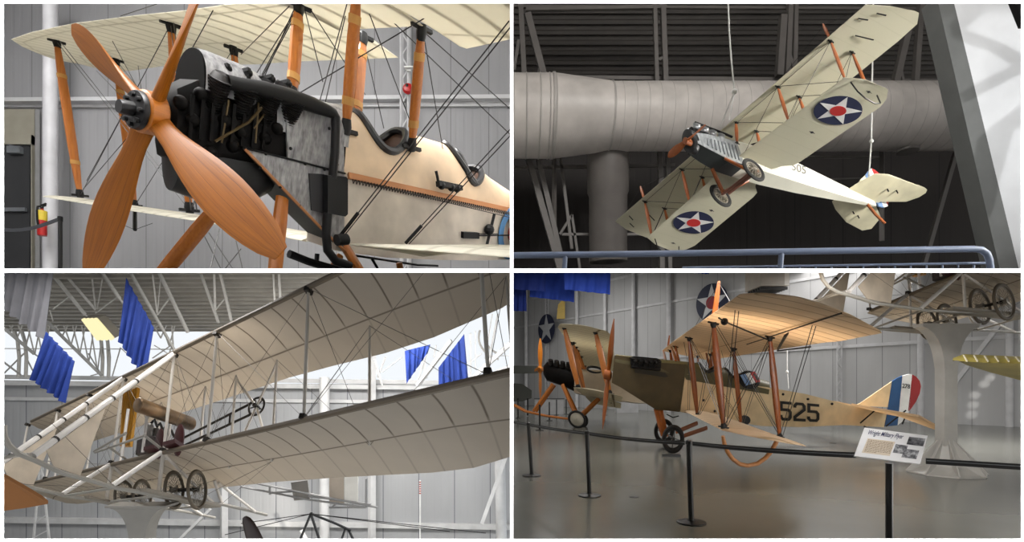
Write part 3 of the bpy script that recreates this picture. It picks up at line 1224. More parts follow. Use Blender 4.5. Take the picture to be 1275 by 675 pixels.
# ================================================================ upper right: the hanging biplane
ROOM = 2
J2 = Fr([[0.36412, -0.15796, -0.06755], [0.11851, 0.14105, 0.1053], [-0.07206, -0.11645, 0.36887]], [1.7653, 5.2559, 2.5436])
CANVAS2 = fabric('cream_canvas', (206, 202, 180), (204, 200, 177), .5, .01, .1, .02, (), .04)
CANVASP = plain('cream_canvas_plain', (214, 208, 180), .6, 0, .3, .05, 4)
ROOFM = None


def corr_deck(name, c, pitch, ax):
    t = NT(name)
    tc = t.n('TexCoord')
    sp = t.n('SeparateXYZ')
    t.l(tc.outputs['Object'], sp.inputs[0])
    x = t.math('PINGPONG', t.math('DIVIDE', sp.outputs[ax], pitch), .5)
    r = t.n('MapRange', interpolation_type='SMOOTHSTEP')
    r.inputs[1].default_value = .12
    r.inputs[2].default_value = .3
    t.l(x, r.inputs[0])
    nz = t.noise(t.coord('Object'), 1.2, 3)
    t.base(t.mix(nz, tuple(q * .9 for q in c), c))
    t.set(.6)
    t.bump(r.outputs[0], .9, .05)
    return t.m


# ---- roof: ribbed deck with real corrugations, rising towards the viewer
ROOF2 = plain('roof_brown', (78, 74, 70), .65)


def corrugated(a, b, c, d, n, depth, mat, name):
    """corrugated sheet between edge a-b (near top) and edge c-d (far), ribs parallel to a-b"""
    m = MB()
    vs, fs = [], []
    nrm = (V(b) - V(a)).cross(V(c) - V(a)).normalized()
    prof = [(0, 0), (.34, 0), (.44, 1), (.9, 1), (1, 0)]
    ts = []
    for i in range(n):
        for u, h in prof[:-1]:
            ts.append(((i + u) / n, h))
    ts.append((1, 0))
    for t, h in ts:
        o = nrm * (depth * h)
        vs += [V(a).lerp(V(c), t) + o, V(b).lerp(V(d), t) + o]
    for i in range(len(ts) - 1):
        fs.append((2 * i, 2 * i + 1, 2 * i + 3, 2 * i + 2))
    m.add(vs, fs)
    return m.build(name, mat, smooth=0)


def pz(px, z, Y):
    return V(((px - CX) / F * Y, Y, z))


YF = 17.0
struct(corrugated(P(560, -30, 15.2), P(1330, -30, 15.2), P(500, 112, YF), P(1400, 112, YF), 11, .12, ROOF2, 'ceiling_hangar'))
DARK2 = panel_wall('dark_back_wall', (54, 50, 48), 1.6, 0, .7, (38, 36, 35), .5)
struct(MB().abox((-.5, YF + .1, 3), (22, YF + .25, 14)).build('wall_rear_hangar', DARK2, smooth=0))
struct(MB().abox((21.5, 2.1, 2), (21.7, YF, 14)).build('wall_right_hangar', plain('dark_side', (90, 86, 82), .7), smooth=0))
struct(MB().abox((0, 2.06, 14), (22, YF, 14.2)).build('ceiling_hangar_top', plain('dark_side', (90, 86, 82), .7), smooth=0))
# roof trusses
STEEL2 = plain('truss_grey', (108, 104, 100), .5)


def truss(pts, w, name, label):
    m = MB()
    for a, b, k in pts:
        m.bar(a, b, w * k)
    o = m.build(name, STEEL2, smooth=0)
    return struct(o, label, 'roof truss')


Yt = 13.9
w = 6 / F * Yt
truss([(P(648, 0, Yt), P(654, 120, Yt), 1), (P(657, 18, Yt), P(681, 110, Yt), 1.3), (P(640, 88, Yt), P(646, 50, Yt), .6), (P(655, 12, Yt), P(830, 9, Yt), .7), (P(668, 112, Yt), P(672, 82, Yt), .6)], w, 'roof_truss', 'grey steel roof truss at the far left above the duct')
truss([(P(815, 0, Yt), P(818, 110, Yt), .8), (P(825, 0, Yt), P(829, 110, Yt), 1), (P(820, 75, Yt), P(826, 72, Yt), .6)], w, 'roof_truss', 'grey twin roof member in the middle above the duct')
truss([(P(975, 20, Yt), P(970, 95, Yt), 1.3), (P(984, 0, Yt), P(980, 95, Yt), 1), (P(991, 0, Yt), P(989, 95, Yt), .8), (P(980, 60, Yt), P(990, 90, Yt), .6)], w, 'roof_truss', 'grey roof member rising behind the upper wing of the hanging biplane')
truss([(P(1147, 0, Yt), P(1139, 110, Yt), 1), (P(1133, 25, Yt), P(1113, 110, Yt), 1.2), (P(1120, 80, Yt), P(1126, 110, Yt), .5)], w, 'roof_truss', 'dark roof truss right of the upper wing tip')
truss([(P(600, 96, Yt + .3), P(1250, 103, Yt + .3), .8), (P(600, 8, Yt + .3), P(1250, 12, Yt + .3), .5)], w, 'roof_truss', 'long level roof purlin running just above the duct')
truss([(P(656, 190, Yt), P(697, 335, Yt), 1.2), (P(668, 188, Yt), P(702, 335, Yt), 1), (P(690, 190, Yt), P(690, 300, Yt), .7), (P(697, 190, Yt), P(712, 310, Yt), .6), (P(640, 209, Yt), P(840, 206, Yt), .6), (P(700, 292, Yt), P(860, 292, Yt), .5), (P(697, 292, Yt), P(712, 268, Yt), .5), (P(712, 268, Yt), P(722, 335, Yt), .5)], w, 'roof_truss', 'grey sloping truss legs below the duct at the left')
truss([(P(822, 180, Yt), P(824, 335, Yt), 1), (P(831, 180, Yt), P(834, 335, Yt), .8)], w, 'roof_truss', 'twin upright behind the lower wing of the hanging biplane')
truss([(P(1098, 180, Yt), P(1098, 300, Yt), .8), (P(960, 195, Yt), P(1100, 196, Yt), .4), (P(1010, 224, Yt), P(1075, 222, Yt), .3), (P(1190, 190, Yt), P(1150, 330, Yt), .8)], w, 'roof_truss', 'dark framing below the duct at the right')
# duct: spiral-seamed round pipe with a reducer
Yd = 12.8
u = Yd / F
DUCTM = plain('duct_grey', (196, 190, 184), .45, .0, .5, .04, 2)
du = thing('air_duct', 'large round grey air duct with spiral seams running behind the hanging biplane', 'air duct', P(800, 184, Yd))
zc = lambda y: P(0, y, Yd).z
A0 = P(560, 145.8, Yd)
xr = V((1, 0, 0))
L = lambda px: (px - 560) * u
MB().lathe(A0, xr, [(47.5 * u, 0), (47.5 * u, L(690)), (39 * u, L(760)), (39 * u, L(1208)), (30 * u, L(1208))], 56).build('duct_pipe', DUCTM, du, smooth=30)
for k, px in enumerate([639.5, 655, 671, 682.5]):
    MB().lathe(A0 + xr * L(px), xr, [(47.4 * u, -.02), (48.3 * u, -.008), (48.3 * u, .008), (47.4 * u, .02)], 56, cap=False).build('pipe_flange', plain('duct_seam', (172, 167, 162), .5), du)
m = MB()
m.lathe(A0 + xr * L(688), xr, [(47.4 * u, -.05), (48.6 * u, -.03), (48.6 * u, .03), (47.4 * u, .05)], 56, cap=False)
m.build('pipe_flange', plain('duct_seam', (172, 167, 162), .5), du)
m = MB()
m.lathe(A0 + xr * L(759), xr, [(38.8 * u, -.03), (40 * u, -.015), (40 * u, .015), (38.8 * u, .03)], 56, cap=False)
n = 0
px = 770
while px < 1205:
    r0 = 39 * u
    MB().torus(None, A0 + xr * L(px), xr, V((0, 1, 0)), r0, .006, 40, 5).build('spiral_seam', plain('duct_seam', (172, 167, 162), .5), du)
    px += 14.8
m.build('pipe_flange', plain('duct_seam', (150, 145, 140), .5), du)
m = MB().lathe(P(757, 180, Yd + .6), (.02, .1, -1), [(.3, 0), (27 * u, .2), (27 * u, 1.2), (25 * u, 1.3), (25 * u, 3)], 32)
m.build('branch_duct', plain('duct_dark', (104, 99, 95), .5), du)
m = MB()
for x, y in [(1130, 184)]:
    m.lathe(P(x, y, Yd - .1), (0, 0, -1), [(.1, 0), (.24, .05), (.24, .1), (.1, .12)], 16)
tag(m.build('ceiling_fitting', plain('truss_grey', (150, 146, 142), .5)), 'small round lamp fitting under the duct near its right end', 'lamp fitting')
# the leaning grey wall at the right with its sunlit face
Yw = 9.5
GREYEDGE = plain('dark_grey_edge', (112, 114, 112), .6)
WHITEWALL = plain('white_wall_lining', (228, 230, 232), .6, 0, .2, .01)
e0, e1 = P(1166, -6, Yw), P(1247, 345, Yw)
i0, i1 = P(1185.5, -6, Yw + .0), P(1271, 345, Yw)
dx = V((0, .35, 0))
o = MB().prism([e0, i0, i1, e1], dx).build('wall_inclined_edge', GREYEDGE, smooth=0)
struct(o, 'dark grey leaning edge of the white sloping wall', 'wall edge')
o = MB().prism([i0, P(1420, -6, Yw - .35), P(1420, 345, Yw - .35), i1], V((0, .1, 0))).build('wall_inclined', WHITEWALL, smooth=0)
struct(o)
struct(MB().bar(P(1261, -2, 8.6), P(1275, 32, 8.4), .1).build('trim_3', BLACKPAINT, smooth=0))
# railing
RAILM = plain('railing_blue_grey', (132, 146, 176), .35)
Yr = 4.6
ur = Yr / F
rl = thing('guard_railing', 'blue grey tubular guard railing along the bottom of the hangar opening', 'railing', P(930, 336, Yr))
pts = [P(600, 318.5, Yr), P(800, 316.2, Yr), P(1000, 313, Yr), P(1212, 310, Yr), P(1222, 311, Yr), P(1229, 316, Yr), P(1232, 324, Yr), P(1234, 340, Yr)]
MB().tube(pts, 3.9 * ur, 14).build('top_rail', RAILM, rl)
for px, yy in ((704, 318), (973, 314)):
    MB().tube([P(px, yy, Yr), P(px - 1.5, 337, Yr)], 3.2 * ur, 12).build('rail_post', RAILM, rl)
MB().tube([P(850, 333.5, Yr + .1), P(1236, 327.5, Yr + .1)], 1.6 * ur, 8).build('lower_rail', RAILM, rl)
for k in range(20):
    px = 858 + 19.7 * k
    if px < 1232:
        MB().tube([P(px, 333 - (px - 850) / 64, Yr + .1), P(px, 338, Yr + .1)], 1.1 * ur, 6).build('baluster', RAILM, rl)

# ---------------------------------------------------------------- hanging biplane
hp = thing('hanging_biplane', 'cream biplane with blue and white star roundels hanging from wires', 'biplane', J2.w(2.5, 0, -.9))
NAVY = plain('roundel_navy', (34, 40, 72), .55)
STARW = plain('star_white', (226, 226, 226), .6)
STARR = plain('roundel_scarlet', (196, 46, 44), .55)
zu = 1.04
lead = [(2.95, 6.55, zu), (2.12, 6.45, zu), (1.58, 6.2, zu), (1.6, 0, zu), (1.61, -6.05, zu), (2.11, -6.35, zu), (2.7, -6.58, zu)]
trail = [(2.95, 6.56, zu), (3.12, 6.2, zu), (3.15, 0, zu), (3.15, -5.6, zu), (3.1, -6.3, zu), (2.86, -6.6, zu)]
uw = wing_mb(J2, lead, trail, 40, .03, .05).build('upper_wing', CANVAS2, hp)
zl = lambda y: -.10 - .04 * abs(y)
for s, nm in ((-1, 'lower_wing_port'), (1, 'lower_wing_starboard')):
    L_ = [(1.5, .3, 0), (1.5, 4.68, 0), (1.92, 4.9, 0), (2.6, 4.97, 0)]
    T_ = [(2.6, .3, 0), (2.75, .62, 0), (2.98, .85, 0), (3.02, 1.1, 0), (3.02, 4.3, 0), (2.92, 4.65, 0), (2.68, 4.95, 0)]
    L_ = [(x, s * y, zl(y)) for x, y, z in L_]
    T_ = [(x, s * y, zl(y)) for x, y, z in T_]
    lw = wing_mb(J2, L_, T_, 24, .03, .05).build(nm, CANVAS2, hp)

    def mp(x, y, l, s=s):
        # under the lower wing, star pointing forward
        yy = s * (3.55 if s < 0 else 3.2) + .62 * x
        xx = 2.27 - .62 * y
        c = (xx - 1.5) / 1.52
        zc = .03 * 1.52 * 4 * c * (1 - c) * (1.25 - .5 * c)
        th = .05 * 1.52 * (1.6 * math.sqrt(max(c, 0)) * (1 - c) + .05 * (1 - c)) + .004
        return J2.w(xx, yy, zl(yy) + zc - th * .5 - .012 - .008 * l)
    star_roundel(lw, mp, (NAVY, STARW, STARR))
    m = MB()
    hoop = [V((1.75, s * 4.62, zl(4.6))), V((1.8, s * 4.66, zl(4.6) - .28)), V((2.0, s * 4.66, zl(4.6) - .4)), V((2.3, s * 4.66, zl(4.6) - .42)), V((2.55, s * 4.66, zl(4.6) - .3)), V((2.62, s * 4.62, zl(4.6)))]
    m.tube([J2.w(q) for q in hoop], .006, 6)
    m.build('wingtip_hoop', WIRE, lw)
# struts
SS = {}
for s in (-1, 1):
    for nm, y in (('i', 2.385), ('o', 4.58)):
        lens_strut(J2, hp, V((1.74, s * y, zu - .02)), V((1.62, s * y, zl(y) + .03)), .05, .022, REDWOOD)
        lens_strut(J2, hp, V((2.46, s * y, zu - .02)), V((2.4, s * y, zl(y) + .03)), .05, .022, REDWOOD)
    lens_strut(J2, hp, V((1.74, s * .45, zu)), V((1.62, s * .32, .35)), .045, .02, REDWOOD)
    lens_strut(J2, hp, V((2.46, s * .45, zu)), V((2.5, s * .32, .45)), .045, .02, REDWOOD)
    # king posts on the upper wing with their wires
    MB().blade(J2.w(1.74, s * 4.58, zu + .03), J2.w(1.74, s * 4.58, zu + .55), J2.d(1, 0, 0), .04, .02).build('king_post', REDWOOD, hp)
    # aileron lever and wires under the tip
    for a, c in (((2.1, 5.1, -.02), (2.5, 5.3, -.1)), ((1.75, 5.6, -.03), (1.95, 5.72, -.06)), ((2.0, 6.0, -.03), (2.2, 6.1, -.06))):
        MB().tube([J2.w(a[0], s * a[1], zu + a[2]), J2.w(c[0], s * c[1], zu + c[2])], .006, 5).build('aileron_fitting', BLACKMETAL, hp)
q = []
for s in (-1, 1):
    for x, xb in ((1.74, 1.62), (2.46, 2.4)):
        q += [(V((x, s * 2.385, zu)), V((xb, s * 4.58, zl(4.58)))), (V((x, s * 4.58, zu)), V((xb, s * 2.385, zl(2.385)))), (V((x, s * .45, zu)), V((xb, s * 2.385, zl(2.4)))), (V((x, s * 2.385, zu)), V((xb, s * .33, zl(.3))))]
    q += [(V((1.74, s * 4.58, zu + .5)), V((1.7, s * 6.0, zu + .03))), (V((1.74, s * 4.58, zu + .5)), V((1.7, s * 2.4, zu + .03)))]
    q += [(V((1.62, s * 2.385, zl(2.4) + .02)), V((2.46, s * 2.385, zu))), (V((1.62, s * 4.58, zl(4.6) + .02)), V((2.46, s * 4.58, zu)))]
    q += [(V((1.74, s * 2.385, zu - .03)), V((1.74, s * .45, zu - .03))), (V((1.74, s * 4.58, zu - .03)), V((1.74, s * 2.4, zu - .03)))]
biplane_wires(J2, hp, q, .0028, WIRE)
# fuselage
st = [(.2, .27, -.2, .16), (.6, .31, -.31, .26), (1.1, .33, -.4, .34), (1.62, .33, -.37, .42), (2.6, .33, -.28, .52), (4.0, .26, -.1, .58), (5.6, .15, .16, .6), (6.9, .06, .38, .62), (7.2, .03, .44, .62)]


def ring2(x, h, b, t):
    return [J2.w(x, -h, b), J2.w(x, h, b), J2.w(x, h, t), J2.w(x, -h, t)]


MB().loft([ring2(*s) for s in st if s[0] >= 1.6]).build('fuselage', plain('fuselage_white', (232, 230, 216), .5, 0, .4, .03), hp, smooth=25)
ALU2 = burnished('louvred_aluminium', (130, 134, 138), (196, 200, 202))
MB().loft([ring2(*s) for s in st if s[0] <= 1.62]).build('engine_cowl', ALU2, hp, smooth=25)
m = MB()
for k in range(9):
    x = .5 + k * .12
    b0, t0 = lerpt([(a[0], a[2]) for a in st], x), lerpt([(a[0], a[3]) for a in st], x)
    for s in (-1, 1):
        m.bar(J2.w(x, s * .325, b0 + .12), J2.w(x + .05, s * .33, t0 - .16), .012)
m.build('louvres', plain('louvre_grey', (110, 114, 118), .4, .5), hp, smooth=0)
m = MB()
bt = [(x, h, b, t) for x, h, b, t in st if x <= 1.62]
m.loft([[J2.w(x, -h * 1.005, b - .005), J2.w(x, h * 1.005, b - .005), J2.w(x, h * 1.005, b + .015), J2.w(x, -h * 1.005, b + .015)] for x, h, b, t in bt])
m.build('belly_pan', plain('belly_dark', (62, 66, 66), .45, .3), hp, smooth=0)
# rounded decking and cockpits
m = MB()
dk = [(1.62, .42, .1), (2.3, .48, .2), (3.0, .54, .24), (4.0, .58, .2), (5.6, .6, .1), (7.0, .62, .03)]
m.loft([[J2.w(x, lerpt([(a[0], a[1]) for a in st], x) * math.sin(q), z + h * math.cos(q)) for q in [-PI / 2 + PI * j / 10 for j in range(11)]] for x, z, h in dk], False, False)
m.build('top_decking', plain('fuselage_white', (232, 230, 216)), hp, smooth=60)
for x in (2.75, 3.5):
    m = MB().llathe(J2, (x, 0, .79 - .0 * x), (0, 0, 1), (1, 0, 0), [(.3, -.1), (.32, 0), (.3, .03), (.26, 0), (.2, -.3), (.02, -.3)], 24)
    m.build('cockpit', plain('cockpit_dark', (40, 30, 24), .5), hp)
# radiator, propeller
m = MB().loft([[J2.w(x, .29 * k * math.cos(a), .02 + .36 * k * math.sin(a)) for a in [2 * PI * j / 24 for j in range(24)]] for x, k in ((.1, .8), (.13, 1), (.26, 1), (.3, .9))])
m.build('radiator', plain('radiator_dark', (40, 40, 42), .4, .3), hp, smooth=40)
pp = MB().llathe(J2, (0, -.08, -.1), (1, 0, 0), (0, 1, 0), [(.03, -.08), (.1, -.07), (.1, .1), (.05, .12)], 16).build('propeller', REDWOOD, hp)
for s in (-1, 1):
    d = V((0, 1, .02)).normalized() * s
    secs = []
    e = V((0, .02, -1)).normalized() * s
    for i in range(9):
        t = i / 8
        r = .06 + .86 * t
        ch = [.12, .13, .16, .19, .2, .2, .19, .15, .06][i]
        bb = math.radians(60 - 38 * t)
        cd = e * math.cos(bb) + V((1, 0, 0)) * math.sin(bb)
        nd = V((1, 0, 0)) * math.cos(bb) - e * math.sin(bb)
        secs.append([J2.w(V((-.03, -.08, -.1)) + d * r + cd * (ch / 2 * math.cos(2 * PI * j / 10)) + nd * (.03 * (1.1 - t) * math.sin(2 * PI * j / 10))) for j in range(10)])
    MB().loft(secs).build('propeller_blade', REDWOOD, pp, smooth=60)
# engine heads showing on top
en = MB()
en.loft([[J2.w(x, y * .14, z) for y, z in ((-1, .2), (1, .2), (1, .46), (.6, .52), (-.6, .52), (-1, .46))] for x in (.32, 1.5)])
en = en.build('engine', BLACKMETAL, hp, smooth=20)
for k in range(4):
    for s in (-1, 1):
        MB().llathe(J2, (.45 + .27 * k, s * .13, .46), V((0, s * .5, .86)).normalized(), (1, 0, 0), [(.1, 0), (.1, .06), (.085, .07), (.1, .09), (.1, .15), (.04, .17)], 14).build('cylinder_head', plain('head_alu', (170, 172, 174), .3, .7), en)
m = MB()
for s in (-1, 1):
    m.tube([J2.w(.4, s * .2, .62), J2.w(1.45, s * .2, .66), J2.w(1.6, s * .25, .6)], .012, 8)
m.build('exhaust_pipes', BLACKMETAL, en)
# undercarriage
gw = [V((1.4, s * .78, -.84)) for s in (-1, 1)]
for s, g in zip((-1, 1), gw):
    wh = wheel(J2, g, .34, .055, hp, 'wire', RUBBER, plain('rim_grey', (150, 142, 128), .5))
    for a in (V((.95, s * .3, -.38)), V((2.2, s * .3, -.3))):
        m = MB().blade(J2.w(a), J2.w(g + V((0, -s * .14, .03))), J2.d(1, 0, 0), .045, .03, (.9, 1, 1, 1, .9)).build('undercarriage_strut', REDWOOD, hp)
MB().tube([J2.w(gw[0]), J2.w(gw[1])], .014, 8).build('axle', plain('axle_brown', (128, 82, 66), .5), hp)
MB().blade(J2.w(gw[0] + V((.12, .2, .02))), J2.w(gw[1] + V((.12, -.2, .02))), J2.d(1, 0, 0), .05, .03, (1, 1, 1)).build('spreader_bar', plain('axle_brown', (128, 82, 66), .5), hp)
# tail
zt = .6
Ls = [(8.05, 1.55, zt), (7.3, 1.45, zt), (6.5, 1.05, zt), (6.1, .75, zt), (6.05, .3, zt), (6.05, -.4, zt), (6.15, -1.2, zt), (6.5, -1.4, zt), (7.6, -1.5, zt), (7.95, -1.49, zt)]
Ts = [(8.1, 1.56, zt), (8.28, 1.3, zt), (8.05, .59, zt), (7.37, .11, zt), (7.37, -.11, zt), (8.05, -.58, zt), (8.2, -1.0, zt), (8.2, -1.3, zt), (8.1, -1.46, zt), (7.95, -1.5, zt)]
wing_mb(J2, Ls, Ts, 20, .0, .03).build('tailplane', CANVASP, hp)
m = MB()
RB, RW, RR = plain('rudder_blue', (104, 134, 176), .5), plain('rudder_white', (232, 232, 230), .5), plain('rudder_red', (176, 52, 50), .5)
ru = [(7.32, .46), (7.55, .5), (7.75, .62), (7.95, .9), (8.1, 1.3), (8.2, 1.7), (8.05, 2.0), (7.8, 2.05), (7.6, 1.9), (7.4, 1.5)]


def slab(fr, poly, y, t):
    return MB().prism([fr.w(x, y - t / 2, z) for x, z in poly], fr.d(0, t, 0))


rd = slab(J2, [(7.3, .46), (7.56, .5), (7.56, 1.85), (7.3, 1.6)], 0, .05).build('rudder', RB, hp, smooth=0)
slab(J2, [(7.56, .5), (7.8, .64), (7.8, 2.05), (7.56, 1.85)], 0, .05).build('white_band', RW, rd, smooth=0)
slab(J2, [(7.8, .64), (7.98, .9), (8.12, 1.3), (8.2, 1.7), (8.1, 1.98), (7.95, 2.06), (7.8, 2.05)], 0, .05).build('red_band', RR, rd, smooth=0)
slab(J2, [(6.3, .62), (7.3, .6), (7.3, 1.6), (7.0, 1.35)], 0, .04).build('fin', CANVASP, hp, smooth=0)
MB().tube([J2.w(6.8, 0, .36), J2.w(7.05, .03, .1), J2.w(7.35, .05, -.1)], .016, 8).build('tail_skid', REDWOOD, hp)
m = MB()
for s in (-1, 1):
    for x, y in ((7.3, .9), (7.0, .8)):
        m.bar(J2.w(x, s * y, zt - .02), J2.w(x + .02, s * y, zt - .12), .012)
m.build('elevator_horns', BLACKMETAL, hp, smooth=0)
m = text_mb('505', lambda a, c, d: J2.w(J2.inv(986 + 17.5 * a, 211.5 - 9.5 * c + 5.5 * a, -.285, (0, 1, 0)) + V((0, -d, 0))), .0)
m.build('fuselage_number', plain('number_grey', (120, 120, 116), .6), hp, smooth=0)
# hanging wires
WW = plain('hanging_wire', (214, 214, 210), .4)
h1 = J2.w(J2.inv(908, 152, zu, (0, 0, 1)))
k1 = P(914.5, 114, h1.y + .1)
m = MB().tube([P(906, -8, k1.y), P(908, 40, k1.y), P(911, 80, k1.y), k1], .008, 6)
m.tube([k1, h1 + V((.0, 0, .02))], .006, 6)
m.tube([k1, P(897, 158, h1.y + .15)], .006, 6)
m.ball(k1, .03, 8, 6)
tag(m.build('hanging_wire', WW), 'thin pale wire holding up the nose of the hanging biplane', 'wire')
h2 = J2.w(6.9, -.05, .64)
m = MB().tube([P(1087.5, -8, h2.y), P(1086, 100, h2.y), P(1085, 176, h2.y), h2 + V((0, 0, .04))], .008, 6)
m.ball(P(1085, 176, h2.y), .025, 8, 6)
tag(m.build('hanging_wire', WW), 'thin pale wire holding up the tail of the hanging biplane', 'wire')
# light: low sun from the right, dim hangar otherwise
sun_dir = V((-1, .28, -.42)).normalized()
area((7.6, 2.6, 4.6), J2.w(4.5, -1, .4), 1.4, 1.4, 75, (1, .97, .9), 60)
area((5.5, 2.4, 2.2), (3.0, 8, 3.5), 3, 1.0, 16, (1, .96, .88))
area((4, 3.2, 11), (3.5, 13, 8), 5, 2, 520, (1, .97, .94))
SUNP = V((11.5, 2.7, 8.0))
spot(SUNP, P(1255, 150, 9.3), 700, 36, (1, 1, 1), .04)
for a, c, w_ in (((1232, -10), (1198, 34), .2), ((1198, 34), (1245, 60), .17), ((1245, 60), (1285, 92), .2), ((1285, 76), (1210, 116), .2), ((1290, 128), (1245, 165), .3), ((1245, 165), (1228, 260), .4)):
    m = MB().bar(P(*a, 9.4).lerp(SUNP, .5), P(*c, 9.4).lerp(SUNP, .5), w_ * .5)
    struct(m.build('roof_beam', STEEL2, smooth=0), 'roof beam outside the opening that shades the white wall', 'roof beam')
area((9.8, 3.4, 5.6), (8.9, 9.3, 6.4), 1.5, 1.5, 9, (.98, .99, 1), 50)  # added fill that softens the shadows on the white wall
ROOM = 0
def flyer(fr, name, label, full=True, root=(.8, .17, -.7)):
    """early pusher biplane with skids and dolly wheels; local x aft, y starboard, z up"""
    MUSLIN = fabric('muslin_wing', (206, 197, 184), (138, 126, 112), .31, .003, .42, .016, (1.42,), .1, fade=1.35, sw=.005)
    MUSP = plain('muslin_plain', (204, 190, 172), .7, 0, .2, .05, 3)
    SPRUCE = plain('silver_spruce', (212, 206, 198), .3, .1)
    SKIDM = plain('skid_grey', (158, 154, 146), .45)
    SPAR = plain('edge_spar', (104, 92, 76), .5)
    WHITETUBE = plain('white_spar', (226, 222, 218), .35)
    IRON = plain('flyer_iron', (50, 46, 42), .45, .4)
    t = thing(name, label, 'biplane', fr.w(*root))
    yt = 5.95 if full else 3.1
    for z, nm, tr in ((1.8, 'upper_wing', [(.9, yt + .01), (2.0, yt - .15), (2.24, yt - .55), (2.24, .53), (2.22, -1.12), (2.3, -1.87), (2.42, -2.62), (2.4, -3.25), (2.2, -4.0), (1.6, -4.7), (.9, -4.92)]),
                      (0, 'lower_wing', [(.9, yt + .01), (2.0, yt - .15), (2.24, yt - .55), (2.3, .77), (2.38, -.83), (2.54, -1.9), (2.82, -3.11), (2.8, -3.57), (2.5, -3.95), (1.7, -4.7), (.9, -4.92)])):
        lead = [(.5, yt + .02, z), (.1, yt - .02, z), (.04, yt - .25, z), (.04, -4.6, z), (.15, -4.85, z), (.6, -4.94, z)]
        w = wing_mb(fr, lead, [(x, y, z) for x, y in tr], 40, .05, .03, 12).build(nm, MUSLIN, t)
        m = MB().tube([fr.w(.04, yt - .25 - (yt + 4.35) * i / 20, z - .005) for i in range(21)], .035, 8)
        m.build('leading_spar', SPAR, w)
    ys_f = ([5.94, 4.25, 2.83] if full else [2.9]) + [1.6, .17, -.774, -2.279, -4.01]
    for i, y in enumerate(ys_f):
        s = MB().blade(fr.w(.05, y, 1.76), fr.w(.05, y, .02), fr.d(1, 0, 0), .05, .038, (.8, 1, 1, 1, 1, .8)).build('front_strut', SPRUCE, t)
        if s:
            for z in (1.75, .03):
                MB().bar(fr.w(-.03, y, z), fr.w(.13, y, z), .06).build('strut_fitting', IRON, s, smooth=0)
    ys_r = ([5.94, 4.25, 2.83] if full else [2.9]) + [1.6, .35, -.379, -1.203, -2.649, -4.1]
    for y in ys_r:
        MB().blade(fr.w(1.47, y, 1.78), fr.w(1.47, y, .05), fr.d(1, 0, 0), .048, .036, (.8, 1, 1, 1, .8)).build('rear_strut', SPRUCE, t)
    wr = []
    for a, b in zip(ys_f, ys_f[1:]):
        wr += [((.05, a, 1.78), (.05, b, .02)), ((.05, b, 1.78), (.05, a, .02))]
    for a, b in zip(ys_r, ys_r[1:]):
        wr += [((1.47, a, 1.78), (1.47, b, .05)), ((1.47, b, 1.78), (1.47, a, .05))]
    for y in (1.6, .17, -.774, -2.279, -4.01):
        yr = min(ys_r, key=lambda q: abs(q - y))
        wr += [((.05, y, 1.78), (1.47, yr, .05)), ((.05, y, .02), (1.47, yr, 1.78))]
    WIREG = plain('grey_wire', (96, 92, 88), .4, .3)
    biplane_wires(fr, t, wr, .0032, WIREG)
    # skids, one under each side of the engine bay
    sk = [(-3.42, -.7), (-3.38, -.82), (-3.28, -.9), (-3.1, -.95), (-2.8, -.95), (-2.27, -.97), (-1.73, -.92), (-1.08, -.87), (.04, -.71), (1.2, -.53), (2.31, -.35), (3.3, -.23), (4.28, -.12)]
    for y in (.17, 1.6):
        MB().tube([fr.w(x, y, z) for x, z in sk], .03, 8).build('landing_skid', SKIDM, t)
        MB().tube([fr.w(-2.85, y, -.9), fr.w(.03, y, 1.76)], .038, 10).build('front_boom', WHITETUBE, t)
        MB().tube([fr.w(-1.18, y, -.86), fr.w(-.02, y, -.02)], .034, 10).build('skid_brace', WHITETUBE, t)
        MB().blade(fr.w(.05, y, 0), fr.w(.04, y, -.7), fr.d(1, 0, 0), .06, .045, (1, 1, 1)).build('skid_post', SPRUCE, t)
        MB().blade(fr.w(1.85, y, .0), fr.w(2.25, y, -.36), fr.d(1, 0, 0), .06, .045, (1, 1, 1)).build('skid_post', SPRUCE, t)
        MB().blade(fr.w(2.0, y, .0), fr.w(3.6, y - .05, -.2), fr.d(1, 0, 0), .055, .04, (1, 1, 1)).build('skid_brace', SPRUCE, t)
        MB().blade(fr.w(.08, y, -.02), fr.w(1.9, y, -.42), fr.d(1, 0, 0), .055, .04, (1, 1, 1)).build('skid_brace', SPRUCE, t)
        # triangular blinker cloth between boom and skid
        m = MB().prism([fr.w(-2.63, y, -.77), fr.w(-1.58, y, .19), fr.w(-1.91, y, -.91), fr.w(-2.45, y, -.93)], fr.d(0, .02, 0))
        m.build('blinker_cloth', MUSP, t, smooth=0)
        for k in range(4):
            f = .12 + .09 * k * 2
            a = V((-2.85, y, -.9)).lerp(V((.03, y, 1.76)), f)
            MB().blade(fr.w(a - V((.015, 0, .014))), fr.w(a + V((.015, 0, .014))), fr.d(0, 1, 0), .085, .085, (1, 1)).build('boom_lashing', IRON, t)
    for x, z in ((-3.1, -.94), (-1.1, -.87), (.04, -.72), (2.2, -.37)):
        MB().tube([fr.w(x, .17, z), fr.w(x, 1.6, z)], .02, 8).build('cross_tube', SKIDM, t)
    MB().tube([fr.w(-2.9, .17, -.9), fr.w(-3.3, 1.6, -.9)], .02, 8).build('cross_tube', SPRUCE, t)
    w2 = [((-2.8, .17, -.95), (.05, 1.6, 0)), ((-1.08, .17, -.87), (-2.2, 1.6, -.95)), ((.04, .17, -.7), (.05, -.774, 0)), ((1.2, .17, -.53), (1.47, -1.2, .05)), ((2.2, .17, -.36), (1.47, -1.2, .05)), ((-1.08, .17, -.87), (-2.63, .17, -.4)), ((.04, .17, -.71), (1.85, .17, 0)), ((.05, 1.6, 0), (.04, .17, -.71))]
    biplane_wires(fr, t, w2, .0032, WIREG)
